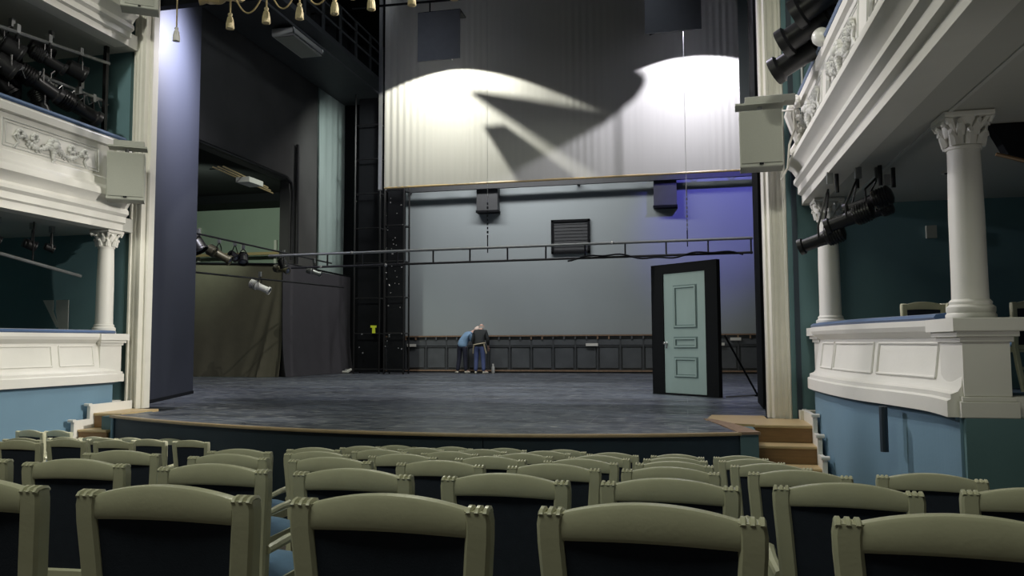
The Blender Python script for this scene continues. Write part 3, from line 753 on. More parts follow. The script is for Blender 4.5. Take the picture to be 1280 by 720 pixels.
# box floors and walls under the boxes
def fan(plan, z0, z1, xfar, off):
    fr = frames(plan); p = [(a[0] + n_[0] * off, a[1] + n_[1] * off) for a, n_ in fr]
    b = MB(); b.vprism(p + [(xfar, p[-1][1]), (xfar, p[0][1])], z0, z1); return b
struct(fan(RB, .40, .44, 6.2, -.05).build('floor_box_right', 'boxfl'))
struct(fan(LB, .40, .44, -12, -.05).build('floor_box_left', 'boxfl'))
struct(fan(RB, -1.4, .43, 6.2, -.08).build('wall_under_box_right', 'blue'))
struct(fan(LB, -1.4, .43, -12, -.08).build('wall_under_box_left', 'blue'))
struct(MB().box(2.0, 6.2, 6.39, 6.45, -1.3, .43).build('wall_box_end_right', 'teal'))
for i, (x, lab) in enumerate(((2.40, 'chair seen over the blue rail in the right box, left of the column'), (2.84, 'chair in the right box mostly hidden by the column'), (3.44, 'chair in the right box, right of the near column'))):
    c = copy_tree(chair0); c.location = (x, 9.2, .48); c.rotation_euler = (0, 0, .25); tag(c, 'cream ' + lab, 'chair', 'cream chairs in the right box')
c = copy_tree(chair0); c.location = (-9.45, 9.0, .44); c.rotation_euler = (0, 0, -.6); tag(c, 'cream chair in the left box at the picture edge', 'chair')
# vent / small fixtures on right box wall
tag(MB().box(3.0, 3.12, 10.70, 10.75, 2.30, 2.46).build('wall_box', 'speaker'), 'small pale box on the dark wall of the right box', 'wall box')
t = thing('downlight', 'small round downlight in the soffit beside the near column', 'ceiling light', (2.75, 8.9, 2.77))
MB().lathe([(.09, -.01), (.08, .012)], n=16).build('ring', 'plaster', t); MB().lathe([(.06, -.012), (.06, .01)], n=16).build('lens', 'black', t)
# black mass of masking at the far right
t = thing('dark_drape', 'black drape hanging under the soffit behind the near column', 'drape', (0, 0, 0))
b = MB(); b.add([(2.48, 7.0, 2.77), (5.5, 7.0, 2.77), (5.5, 7.0, 2.0), (3.2, 7.0, 2.3), (2.6, 7.0, 2.52), (2.48, 7.12, 2.77), (5.5, 7.12, 2.77), (5.5, 7.12, 2.0), (3.2, 7.12, 2.3), (2.6, 7.12, 2.52)],
               [(0, 1, 2, 3, 4), (9, 8, 7, 6, 5), (0, 5, 6, 1), (1, 6, 7, 2), (2, 7, 8, 3), (3, 8, 9, 4), (4, 9, 5, 0)]); b.build('cloth', 'black', t)
MB().tube([(2.5, 6.98, 2.52), (3.2, 6.98, 2.29), (5.5, 6.98, 1.99)], .015, 6).build('edge_cord', 'wood', t)
# black vertical hose on the right blue wall, pale conduit
tag(MB().tube([(1.70, 7.55, .42), (1.70, 7.55, .02)], .035, 10).build('wall_post', 'navy'), 'dark short post on the blue wall below the right box', 'post')
# patches of light on the left box wall, modelled as pale plates
t = thing('light_patch', 'angular patch of light on the left box wall, made as pale plates', 'board', (-9.8, 10.6, .44))
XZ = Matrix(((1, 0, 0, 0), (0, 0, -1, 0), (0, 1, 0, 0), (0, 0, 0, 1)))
MB().prism([(-.31, 1.28), (-.12, 1.28), (-.12, 1.1), (.0, .84), (-.04, .84)], .02, XZ).build('left_patch', 'relief', t)
MB().prism([(-.06, 1.28), (.17, 1.28), (.18, .0), (.0, .0), (.0, .84), (-.06, 1.1)], .02, XZ).build('right_patch', 'relief', t)

# ------------------------------------------------------------------ loudspeakers by the pilasters
def speaker(cx, label, sgn):
    t = thing('loudspeaker', label, 'loudspeaker', (cx, 9.95, 3.16), .62 if sgn > 0 else -.06)
    cb = MB().box(-.255, .255, 0, .34, 0, .72, c=.012).build('cabinet', 'speaker', t)
    MB().box(-.24, .24, -.018, 0, .05, .70).build('grille', 'speakergr', cb)
    MB().box(-.025, .025, -.024, -.016, .025, .05).build('badge', 'black', cb)
    MB().box(-.25 - (.05 if sgn < 0 else 0), .28, .02, .30, .80, .825).build('bracket_plate', 'speaker', t)
    MB().box(-.18 , .24 if sgn > 0 else .42, .05, .28, .825, .91, c=.01).build('bracket_beam', 'speaker', t)
    MB().tube([(0, .16, .70), (0, .16, .83)], .03, 8).build('bracket_stem', 'steel', t)
    return t
speaker(-8.13, 'grey green loudspeaker hung beside the left pilaster', 1)
speaker(.955, 'grey green loudspeaker hung beside the right pilaster', -1)
t = thing('loudspeaker', 'small grey loudspeaker at the top of the left pilaster', 'loudspeaker', (-7.98, 9.95, 6.09), .6)
MB().box(-.26, .26, 0, .3, 0, .45, c=.012).build('cabinet', 'speaker', t); MB().box(-.2, .2, -.012, 0, .04, .43).build('grille', 'speakergr', t); MB().box(-.02, .02, -.02, -.01, .015, .03).build('badge', 'black', t)
MB().tube([(0, .2, .4), (0, .2, .6), (.05, .50, .6)], .03, 6).build('bracket_stem', 'steel', t)
for x, lab in ((1.47, 'pale cable running down beside the right loudspeaker'),):
    tag(MB().tube([(1.22, 10.5, 4.0), (1.40, 10.3, 3.95), (1.40, 10.28, 3.7), (1.33, 10.28, 3.5), (1.30, 10.28, 3.2), (1.22, 10.3, 3.05)], .014, 7).build('wall_cable', 'plastery'), lab, 'cable')

# ------------------------------------------------------------------ gold cord with tassels at the top
YV = 10.4
import itertools
tx = [-6.73, -6.12, -5.57, -5.0, -4.42, -3.79, -3.15]
zt = [5.83, 5.86, 5.87, 5.89, 5.90, 5.90, 5.92]
def tasl(x, z0, lab, m='tassel', drop=.5):
    t = thing('tassel', lab, 'tassel', (x, YV, z0))
    MB().tube([(0, 0, .22), (0, 0, .22 + drop)], .013, 6).build('cord', 'gold', t)
    b = MB(); b.lathe([(.052, 0), (.060, .03), (.058, .06), (.045, .12), (.034, .17), (.024, .19), (.034, .205), (.034, .225), (.018, .24)], n=14)
    for k in range(14): a = 2 * PI * k / 14; b.tube([(.054 * math.cos(a), .054 * math.sin(a), -.01), (.05 * math.cos(a), .05 * math.sin(a), .08), (.032 * math.cos(a), .032 * math.sin(a), .17)], .009, 5)
    b.build('fringe', m, t, True)
    return t
nm = ['first', 'second', 'third', 'fourth', 'fifth', 'sixth', 'seventh']
for i, (x, z) in enumerate(zip(tx, zt)):
    tasl(x, z, 'gold tassel hanging at the top of the stage opening, %s from the left' % nm[i])['group'] = 'gold tassels along the top'
for i in range(6):
    if i in (4,): pass
    a, b_ = tx[i] + .06, tx[i + 1] - .04; z = 6.13 + (0.01 * i); pts = []
    for k in range(17):
        u = k / 16; pts.append((a + (b_ - a) * u, YV, z + .25 - .34 * math.sin(PI * u) ** .8 + .05 * i * 0))
    tag(MB().tube(pts, .012, 6).build('swag_cord', 'gold'), 'looped gold cord between the %s and %s tassels' % (nm[i], nm[i + 1]), 'cord', 'gold cord loops along the top')
tg = tasl(-7.66, 5.72, 'small dull tassel on a thin cord before the left portal flat', 'relief', 1.2); tg.scale = (.9, .9, .9)
t = thing('gold_valance', 'gold valance edge at the top left of the stage opening', 'valance', (0, 0, 0))
b = MB(); pts = []
for k in range(30):
    x = -7.35 + .5 * k / 29 * 1.5; pts.append((x, 10.5 + .02 * math.sin(k), 6.27 + .02 * math.sin(k * .4)))
b.tube([(p[0], p[1], p[2] + .1) for p in pts], .07, 8); b.build('cloth', 'gold', t, True)

# ------------------------------------------------------------------ lighting fixtures
def fixture(loc, d, size, label, hang=None, m='metal', kind='profile', shade='metal', group=None):
    """body along d; hang = point above it on a pipe"""
    t = thing('stage_spotlight', label, 'stage light', loc, 0, group)
    m4 = rotm((0, 0, 0), d)
    r = size * .22; Lh = size
    rot = m4 @ Matrix.Rotation(-PI / 2, 4, 'X')     # local z -> local y direction
    if kind == 'profile':
        pr = [(r * .55, -Lh * .55), (r * 1.0, -Lh * .5), (r * 1.05, -Lh * .15), (r * .8, -Lh * .1), (r * .72, Lh * .1), (r * .72, Lh * .42), (r * .92, Lh * .45), (r * .92, Lh * .55), (r * .8, Lh * .55), (r * .8, Lh * .5)]
    else:
        pr = [(r * .7, -Lh * .4), (r * 1.15, -Lh * .36), (r * 1.2, Lh * .1), (r * 1.3, Lh * .13), (r * 1.3, Lh * .2), (r * 1.15, Lh * .2), (r * 1.1, Lh * .12)]
    hs = MB().lathe(pr, n=16, m=rot).build('housing', shade, t, True, 30)
    zl = Lh * .52 if kind == 'profile' else Lh * .14
    MB().lathe([(r * .78, zl - .01), (r * .78, zl), (r * .4, zl + .012), (r * .01, zl + .016)], n=16, m=rot).build('lens', 'lens', hs, True)
    b = MB()
    for k in range(5): b.lathe([(r * 1.07, -Lh * .45 + k * Lh * .06), (r * 1.12, -Lh * .44 + k * Lh * .06), (r * 1.07, -Lh * .43 + k * Lh * .06)], n=16, m=rot)
    b.build('cooling_fin', 'metal', hs)
    side = (m4.to_3x3() @ Vector((1, 0, 0)))
    hv = Vector(hang) - Vector(loc) if hang else Vector((0, 0, size * .6))
    a = side * r * 1.15; up = Vector((0, 0, r * 1.7))
    b = MB(); b.tube([a, a + up * .8, hv * .72 + side * r * .4, hv * .8], .012, 5); b.tube([-a, -a + up * .8, hv * .72 - side * r * .4, hv * .8], .012, 5); b.build('yoke', 'metal', t)
    b = MB(); b.box(-.03, .03, -.03, .03, -.07, .05, m=Matrix.Translation(hv)); b.build('clamp', 'steel', t)
    return t
# left upper cluster on two pipes
def pipe(a, b_, r, label, m='steel', name='lighting_pipe'):
    return tag(MB().tube([a, b_], r, 8).build(name, m), label, 'pipe')
pipe((-8.95, 6.2, 5.05), (-8.95, 10.5, 5.50), .03, 'upper steel pipe of the light cluster below the top balcony')
pipe((-9.0, 6.2, 4.85), (-9.0, 10.5, 4.88), .028, 'lower steel pipe of the light cluster below the top balcony')
for (x, y, z, d, s, k, lab) in (
    (-8.95, 9.9, 4.60, (.35, .9, -.35), .62, 'profile', 'long black profile spot aiming at the stage, nearest the left pilaster'),
    (-9.0, 9.2, 4.75, (.4, .85, -.45), .6, 'profile', 'long black profile spot, second from the left pilaster'),
    (-9.05, 9.35, 4.45, (.3, .35, -.9), .5, 'profile', 'black profile spot with violet sheen aimed down over the left balcony'),
    (-9.0, 8.7, 4.8, (.5, .7, -.5), .5, 'fresnel', 'black wide spotlight amid the left balcony cluster'),
    (-9.1, 8.2, 4.8, (.5, .7, -.5), .55, 'profile', 'black profile spot deep in the left balcony cluster'),
    (-9.0, 10.25, 4.5, (.6, .7, -.4), .4, 'fresnel', 'small black spotlight low beside the teal wall on the left balcony'),
    (-8.95, 9.9, 5.15, (.5, .8, -.3), .45, 'fresnel', 'round black spotlight on the upper left pipe, end nearest the stage'),
    (-8.95, 9.3, 5.12, (.5, .8, -.4), .45, 'profile', 'black spotlight hanging in the middle of the upper left pipe'),
    (-8.95, 8.75, 5.05, (.5, .8, -.4), .45, 'fresnel', 'black spotlight at the picture edge of the upper left pipe')):
    fixture((x, y, z), d, s, lab, (x, y, z + .33 if z > 5 else 4.87), kind=k)
for (x, y, z, d, s, k, lab) in (
    (-9.25, 9.7, 4.9, (.7, .5, -.4), .5, 'fresnel', 'black spotlight tucked behind the longest left balcony spot'),
    (-9.3, 8.95, 4.62, (.4, .6, -.8), .5, 'fresnel', 'black spotlight low in the middle of the left balcony cluster'),
    (-9.35, 8.4, 4.55, (.6, .3, -.6), .5, 'profile', 'black spotlight low at the picture edge of the left balcony cluster'),
    (-9.3, 9.6, 5.35, (.6, .5, -.4), .5, 'fresnel', 'black spotlight hard under the top balcony soffit, right of two'),
    (-9.3, 8.9, 5.25, (.6, .5, -.4), .55, 'fresnel', 'black spotlight hard under the top balcony soffit, left of two'),
    (-9.2, 10.1, 4.75, (.5, .8, -.2), .42, 'fresnel', 'black spotlight nearest the teal wall on the lower left pipe')):
    fixture((x, y, z), d, s, lab, (x + .1, y, z + .3), kind=k)
tag(MB().box(-10.3, -10.2, 4, 10.1, 4.45, 5.76).build('black_sheet', 'black'), 'black sheet standing in for the shade behind the left balcony spotlights', 'drape')  # black sheet added where light does not reach behind the cluster
b = MB()
for k in range(9):
    y = 8.4 + k * .24; b.tube([(-8.98, y, 4.85), (-9.0, y + .08, 4.7 + .05 * math.sin(k)), (-8.98, y + .24, 4.85)], .009, 5)
tag(b.build('looped_cable', 'steel'), 'loops of cable along the lower left balcony pipe', 'cable')
tag(MB().box(-8.99, -8.93, 10.42, 10.48, 4.27, 5.765).build('pipe_upright', 'metal'), 'black upright carrying the left balcony light pipes', 'upright')
# the black sheet behind the left cluster stands in for shade
# left lower box pipe
t = thing('hung_pipe', 'steel pipe hung under the soffit of the left lower box', 'pipe', (0, 0, 0))
MB().tube([(-9.35, 7.2, 2.52), (-9.12, 10.25, 2.06)], .026, 8).build('pipe', 'steel', t)
for y_, z_ in ((8.0, 2.40), (9.4, 2.19)): MB().tube([(-9.35 + (y_ - 7.2) * .075, y_, z_), (-9.35 + (y_ - 7.2) * .075, y_, 2.785)], .012, 6).build('hanger', 'metal', t)
for y, s, lab in ((8.9, .26, 'small black spotlight in the left lower box, left one'), (9.5, .28, 'small black spotlight in the left lower box, middle one'), (9.85, .22, 'small black spotlight in the left lower box, right one')):
    fixture((-9.3, y, 2.45), (.5, .7, -.3), s, lab, (-9.3, y, 2.76), kind='fresnel')
# right upper cluster
PRi = [((1.42, 9.15, 4.30), .80, 'big black profile spot lowest in the upper right cluster'), ((1.50, 8.85, 4.52), .85, 'big black profile spot, second lowest in the upper right cluster'),
       ((1.60, 8.5, 4.70), .85, 'big black profile spot, third from the bottom of the upper right cluster'), ((1.68, 8.15, 4.88), .85, 'big black profile spot at the top of the upper right cluster')]
for (p, s, lab) in PRi: fixture(p, (-.82, .42, -.38), s, lab, (p[0] + .25, p[1], p[2] + .35), kind='profile')
pipe((1.75, 6.5, 5.3), (1.55, 10.4, 4.55), .028, 'steel pipe carrying the upper right spotlights')
tag(MB().tube([(1.5, 10.2, 4.25), (1.5, 10.2, 6.5)], .02, 8).build('pipe_upright', 'steel'), 'thin pale upright above the upper right spotlights', 'upright')
tag(MB().ball((1.47, 8.62, 4.24), .10, 16).build('frosted_ball', 'bulb', smooth=True), 'pale round ball resting on the rail of the upper right balcony', 'ball')
# right lower cluster under the soffit
for (p, s, lab) in (((1.42, 8.70, 2.08), .44, 'black profile spot lowest and leftmost under the right soffit'), ((1.66, 8.50, 2.26), .44, 'black profile spot in the middle under the right soffit'),
                    ((1.86, 8.55, 2.42), .44, 'black profile spot highest under the right soffit'), ((2.04, 8.95, 2.38), .30, 'small black spotlight furthest right in the soffit cluster')):
    fixture(p, (-.88, .40, -.30), s, lab, (p[0] + .1, p[1], 2.74), kind='profile')
for i, (x, y) in enumerate(((1.60, 8.75), (1.76, 8.55), (1.96, 8.45), (2.12, 8.6))):
    tag(MB().tube([(x, y, 2.785), (x, y, 2.58)], .022, 7).build('hanging_bracket', 'metal'), 'short black bracket under the right soffit, %s from the left' % nm[i], 'bracket')
# side stage lights, left wing pipes
pipe((-10.1, 13.9, 3.35), (-10.1, 21.0, 3.35), .022, 'upper pipe rail running back along the left wing', 'metal')
pipe((-10.4, 14.3, 2.55), (-10.4, 22.5, 2.75), .022, 'lower pipe rail running back along the left wing', 'metal')
t = thing('wall_conduit', 'dark pipe along the side wall bending down to the stage', 'pipe', (0, 0, 0))
MB().tube([(-11.9, 16.5, 6.12), (-11.9, 21.5, 6.12), (-11.9, 21.85, 6.0), (-11.9, 21.95, 5.7), (-11.9, 21.95, 3.6)], .05, 8).build('pipe', 'metal', t, True)
MB().tube([(-11.9, 22.25, 7.3), (-11.9, 22.25, 3.5)], .06, 8).build('drop_pipe', 'metal', t, True)
for (p, d, s, k, lab) in (((-10.2, 14.75, 3.10), (.5, .1, -.8), .62, 'fresnel', 'black spotlight beside the left portal flat'),
                          ((-10.25, 15.6, 3.02), (.8, .2, -.45), .55, 'profile', 'olive tinted spotlight on the left wing pipe, left of the pair'),
                          ((-10.2, 16.5, 2.98), (.3, -.5, -.7), .42, 'fresnel', 'round black spotlight on the left wing pipe, right of the pair'),
                          ((-10.2, 16.15, 3.02), (.7, -.1, -.5), .36, 'fresnel', 'small black spotlight between the pair on the left wing pipe'),
                          ((-10.15, 18.3, 3.05), (.3, .2, -.8), .42, 'fresnel', 'black spotlight on the wing pipe above the corner of the cloths'),
                          ((-10.4, 17.6, 2.43), (.9, .2, -.4), .5, 'profile', 'pale lit spotlight hanging before the olive cloth'),
                          ((-10.1, 19.9, 3.0), (.8, .1, -.3), .4, 'profile', 'bright steel spotlight at the end of the wing pipe'),
                          ((-10.35, 14.2, 2.35), (.6, .0, -.6), .35, 'fresnel', 'small black spotlight low beside the left portal flat'),
                          ((-10.6, 19.0, 3.0), (.8, -.2, -.2), .45, 'profile', 'brass coloured spotlight over the top of the charcoal cloth')):
    fixture(p, d, s, lab, (p[0], p[1], p[2] + .33), kind=k, shade='metal' if 'black' in lab else ('relief' if 'pale' in lab else ('steel' if 'steel' in lab else 'brass')))
# overhead tray with pale arms in the side stage
t = thing('lamp_rack', 'pale metal rack hanging under the dark opening in the left wing', 'rack', (-11.8, 17.6, 5.55))
for k in range(3): MB().tube([(.0 + .15 * k, 0, 0), (.15 * k, 3.0 - .4 * k, -.12)], .02, 6).build('rod', 'gold', t)
MB().box(.1, .5, .9, 1.6, -.22, -.08).build('tray', 'relief', t)
for y_ in (.2, 2.2): MB().tube([(-.22, y_, 0), (.02, y_, 0)], .015, 6).build('bracket', 'metal', t)
# light box under the gallery
t = thing('ceiling_lamp_panel', 'pale rectangular lamp housing hanging high on the left side', 'light', (-10.45, 18.6, 9.30))
MB().box(-.32, .32, 0, 1.7, 0, .22, c=.03).build('housing', 'relief', t); MB().box(-.28, .28, .08, 1.62, -.015, 0).build('diffuser', 'speaker', t)
MB().tube([(.34, -.02, .21), (.34, -.02, .02), (.34, 1.7, .02), (.34, 1.7, .2)], .02, 6).build('rim', 'chrome', t)
t = thing('gallery', 'dark fly gallery walkway along the left side of the stage', 'gallery', (-10.0, 12.6, 9.6))
MB().box(-1.9, .3, 0, 13.1, 0, .15).build('walkway', 'wainsd', t)
for k in range(12): MB().box(.24, .3, .3 + k * 1.10, .38 + k * 1.10, .15, 1.3).build('post', 'wainsd', t)
for z in (.6, 1.0, 1.3): MB().tube([(.27, 0, z), (.27, 13.1, z)], .03, 6).build('rail', 'wainsd', t)
for k in range(8): MB().box(-.2, .1, 6 + k * .8, 6.5 + k * .8, .2, .9).build('counterweight', 'blackwall', t)
tag(MB().tube([(-11.95, 14.5, 9.98), (-11.95, 26.3, 9.98)], .04, 6).build('wall_pipe', 'metal'), 'dark straight pipe high along the left side wall', 'pipe')
tag(MB().tube([(-9.95, 14.0, 9.40), (-9.95, 26, 9.40)], .035, 6).build('gallery_pipe', 'wainsd'), 'dark pipe below the edge of the gallery', 'pipe')

# two floodlights on a black batten high in front of the curtain, with added flaps shaped to cast its shadows
def flood(loc, label, flaps, shield):
    t = thing('curtain_floodlight', label, 'stage light', loc)
    MB().box(-.11, .11, -.16, .03, .06, .28, c=.02).build('housing', 'black', t)
    MB().tube([(0, -.06, .28), (0, -.06, .55)], .015, 6).build('hanger', 'black', t)
    MB().box(shield[0], shield[1], -.20, -.17, shield[2], shield[3]).build('shield', 'shieldgrey', t)  # added shield keeps the lit flaps out of the camera's view
    MB().box(shield[0], shield[1], -.18, .26, shield[3], shield[3] + .02).build('shield_top', 'black', t)
    for y, poly in flaps:
        MB().prism(poly, .004, Matrix(((1, 0, 0, 0), (0, 0, 1, y), (0, 1, 0, 0), (0, 0, 0, 1)))).build('shadow_flap', 'black', t)  # added plate, outline cut to throw shade on the curtain
flood((-5.15, 15.3, 7.68), 'black floodlight lighting the left part of the pale curtain', [(.168, [(.03, -.089), (.063, -.088), (.356, -.159), (.595, -.193), (.588, -.483), (.283, -.266), (.175, -.192)]), (.235, [(.096, -.239), (.167, -.238), (.396, -.423), (.418, -.694), (.218, -.44)])], (-.22, .70, -.80, .24))
flood((.25, 15.3, 7.54), 'black floodlight lighting the right part of the pale curtain', [(.168, [(-.125, -.048), (-.102, -.065), (-.099, -.085), (-.121, -.117), (-.193, -.171), (-.403, -.268), (-.85, -.40), (-.85, .082)])], (-.92, .16, -.50, .24))
tag(MB().tube([(-6.9, 15.24, 8.24), (1.4, 15.24, 8.10)], .025, 6).build('lamp_batten', 'black'), 'black batten high in front of the pale curtain carrying two floodlights', 'lamp batten')

# ------------------------------------------------------------------ people
def skin_body(name, verts, edges, radii, m, parent=None, sub=2, root=0, mats=None):
    me = bpy.data.meshes.new(name); me.from_pydata(verts, edges, []); me.update()
    o = bpy.data.objects.new(name, me); COL.objects.link(o)
    md = o.modifiers.new('skin', 'SKIN'); md.use_smooth_shade = True; md.use_x_symmetry = False
    for i, r in enumerate(radii):
        r = r if isinstance(r, tuple) else (r, r)
        me.skin_vertices[0].data[i].radius = r; me.skin_vertices[0].data[i].use_root = (i == root)
    s = o.modifiers.new('sub', 'SUBSURF'); s.levels = sub; s.render_levels = sub
    me.materials.append(M[m])
    if parent: o.parent = parent
    return o
def person(loc, rz, J, label, shirt, trousers, hair, pose='man'):
    t = thing('person', label, 'person', loc, rz)
    V = []; E = []; Rr = []
    def chain(start, pts, rs):
        p = start
        for q, r in zip(pts, rs):
            V.append(q); Rr.append(r); i = len(V) - 1
            if p is not None: E.append((p, i))
            p = i
        return p
    pel = chain(None, [J['pelvis']], [(.13, .10)])
    chest = chain(pel, [J['waist'], J['chest']], [(.12, .09), (.14, .10)])
    neck = chain(chest, [J['neck'], J['neck2']], [(.07, .06), .052])
    head = chain(neck, [J['chin'], J['head'], J['crown']], [(.065, .07), (.085, .095), (.055, .06)])
    def hand(w, dirv, idx):
        d_ = Vector(dirv).normalized(); s_ = Vector((d_.y, -d_.x, 0)); s_ = s_.normalized() if s_.length > .1 else Vector((1, 0, 0)); w = Vector(w)
        pc = chain(idx, [tuple(w + d_ * .05)], [(.034, .018)])
        for k in range(4):
            ln = (.07, .085, .08, .06)[k]; base = w + d_ * .085 + s_ * (.024 - .016 * k)
            chain(pc, [tuple(base), tuple(base + d_ * ln * .55 + Vector((0, .01, 0))), tuple(base + d_ * ln + Vector((0, .028, 0)))], [.009, .0085, .007])
        chain(pc, [tuple(w + d_ * .05 + s_ * .045), tuple(w + d_ * .085 + s_ * .06)], [.011, .009])
    ARM = {}
    for s in 'LR':
        e = chain(chest, [J['sh' + s], J['el' + s], J['wr' + s]], [.06, .043, .028])
        hand(J['wr' + s], Vector(J['wr' + s]) - Vector(J['el' + s]), e)
        chain(pel, [J['hip' + s], J['kn' + s], J['an' + s], J['to' + s]], [.085, .058, .04, .03])
    skin_body('body', V, E, Rr, 'skin', t)
    # shirt
    V.clear(); E.clear(); Rr.clear()
    P = Vector(J['pelvis'])
    c0 = chain(None, [tuple(P + Vector((0, 0, -.10))), tuple(P + Vector((0, 0, .03))), J['waist'], J['chest']], [(.17, .12), (.185, .135), (.175, .125), (.18, .125)])
    chain(c0, [tuple(Vector(J['chest']).lerp(Vector(J['neck']), .8))], [(.10, .085)])
    for s in 'LR':
        sh, el, wr = Vector(J['sh' + s]), Vector(J['el' + s]), Vector(J['wr' + s])
        if shirt == 'dshirt': chain(c0, [tuple(sh), tuple(el), tuple(el.lerp(wr, .75))], [.085, .062, .045])
        else: chain(c0, [tuple(sh), tuple(sh.lerp(el, .9))], [.085, .07])
    skin_body('shirt', list(V), list(E), list(Rr), shirt, t)
    V.clear(); E.clear(); Rr.clear()
    c0 = chain(None, [tuple(P + Vector((0, 0, .10))), tuple(P)], [(.15, .115), (.165, .125)])
    for s in 'LR':
        hp, kn, an = Vector(J['hip' + s]), Vector(J['kn' + s]), Vector(J['an' + s])
        chain(c0, [tuple(hp), tuple(kn), tuple(an + Vector((0, 0, -.01)))], [.105, .078, .066])
    skin_body('trousers', list(V), list(E), list(Rr), trousers, t)
    for s in 'LR':
        an, to = Vector(J['an' + s]), Vector(J['to' + s])
        V.clear(); E.clear(); Rr.clear()
        d_ = (to - an); d_.z = 0; d_.normalize()
        chain(None, [(an.x - d_.x * .05, an.y - d_.y * .05, .045), (an.x + d_.x * .06, an.y + d_.y * .06, .045), (an.x + d_.x * .17, an.y + d_.y * .17, .038)], [(.042, .045), (.045, .042), (.04, .032)])
        skin_body('shoe', list(V), list(E), list(Rr), 'shoe', t)
    # face and hair, on the head's own axes
    hd, cr, ch = Vector(J['head']), Vector(J['crown']), Vector(J['chin'])
    up = (cr - ch).normalized(); fwd = Vector(J['face']); fwd = (fwd - up * fwd.dot(up)).normalized(); sd = fwd.cross(up)
    B = Matrix((sd, fwd, up)).transposed().to_4x4(); B.translation = hd
    b = MB()
    b.tube([(0, .088, .01), (0, .112, -.025), (0, .09, -.032)], [.010, .016, .010], 7)
    for q in (-1, 1):
        b.ball((q * .086, -.005, -.01), .028, 8, (.4, .9, 1.2))
    b.v = [tuple(B @ Vector(v)) for v in b.v]; b.build('nose_and_ears', 'skin', t, True)
    b = MB()
    for q in (-1, 1): b.ball((q * .032, .082, .005), .012, 8)
    b.v = [tuple(B @ Vector(v)) for v in b.v]; b.build('eye', 'paper', t, True)
    b = MB(); b.tube([(-.024, .086, -.058), (0, .093, -.06), (.024, .086, -.058)], .006, 6)
    b.v = [tuple(B @ Vector(v)) for v in b.v]; b.build('mouth', 'skin', t, True)
    b = MB(); nn = 14
    vs = []; f = []
    for i in range(8):
        a = PI * .5 * i / 7 * 1.15
        for k in range(nn + 1):
            q = PI * (.0 if hair == 'hair' else -.05) + (PI * 1.0 if hair == 'hair' else PI * 1.1) * k / nn + PI
            r = .098
            if hair == 'hair': zz = -.05 + .07 * i / 7; rr = r + .004 - .003 * i; vs.append((rr * math.cos(q), rr * 1.05 * math.sin(q), zz))
            else: vs.append((r * math.cos(q) * math.cos(a * .85), r * 1.08 * math.sin(q) * math.cos(a * .85), -.04 + .14 * math.sin(a)))
    for i in range(7):
        for k in range(nn): a0 = i * (nn + 1) + k; f.append((a0, a0 + 1, a0 + nn + 2, a0 + nn + 1))
    b.add(vs, f); b.v = [tuple(B @ Vector(v)) for v in b.v]; b.build('hair', hair, t, True)
    return t
J2 = dict(pelvis=(0, 0, .93), waist=(0, .02, 1.08), chest=(0, .10, 1.30), neck=(0, .19, 1.43), neck2=(0, .23, 1.47), chin=(0, .27, 1.49), head=(.0, .28, 1.55), crown=(0, .25, 1.63), face=(0, 1, -.7),
          shL=(-.18, .13, 1.36), elL=(-.26, .10, 1.08), wrL=(-.20, .24, .86), shR=(.18, .13, 1.36), elR=(.26, .10, 1.08), wrR=(.23, .24, .86),
          hipL=(-.09, 0, .88), knL=(-.11, .02, .48), anL=(-.12, -.02, .08), toL=(-.15, .12, .05), hipR=(.09, 0, .88), knR=(.12, .02, .48), anR=(.15, -.02, .08), toR=(.26, .09, .05))
p2 = person((-6.60, 24.65, 0), 0, J2, 'person with bowed bald head in a dark shirt, tan belt straps and blue jeans', 'dshirt', 'jeans', 'hair')
b = MB()
ring = [(.188 * math.cos(a), .0 + .145 * math.sin(a), .97 + .03 * math.cos(a)) for a in [2 * PI * k / 20 for k in range(21)]]
b.tube(ring, .022, 6, cap=False); b.build('waist_strap', 'strap', p2, True)
b = MB(); b.tube([(.165, -.06, .98), (.20, -.04, .80), (.235, .0, .66)], .024, 6); b.tube([(-.17, -.05, .96), (-.20, -.02, .80), (-.215, .02, .66)], .022, 6); b.build('hanging_strap', 'strap', p2, True)
J1 = dict(pelvis=(0, 0, .93), waist=(.04, .03, 1.07), chest=(.16, .12, 1.25), neck=(.31, .20, 1.37), neck2=(.36, .22, 1.40), chin=(.41, .25, 1.42), head=(.45, .27, 1.46), crown=(.50, .26, 1.53), face=(.5, .6, -.7),
          shL=(.05, .28, 1.30), elL=(.20, .45, 1.10), wrL=(.36, .56, 1.02), shR=(.26, -.02, 1.28), elR=(.34, .12, 1.02), wrR=(.42, .38, .98),
          hipL=(-.09, .02, .88), knL=(-.12, .05, .48), anL=(-.17, .0, .08), toL=(-.24, .10, .05), hipR=(.09, -.01, .88), knR=(.10, .02, .48), anR=(.13, -.02, .08), toR=(.22, .08, .05))
person((-7.24, 24.85, 0), 0, J1, 'person in a light blue shirt and dark trousers leaning towards the other', 'bshirt', 'dtrou', 'scalp')
t = thing('floor_bottle', 'small pale can on the floor beside the jeans of the bowed person', 'can', (-6.28, 25.2, 0))
MB().lathe([(.05, 0), (.055, .02), (.055, .20), (.03, .25), (.03, .29)], n=12).build('can', 'relief', t, True); MB().lathe([(.033, .28), (.033, .31)], n=12).build('lid', 'paper', t)

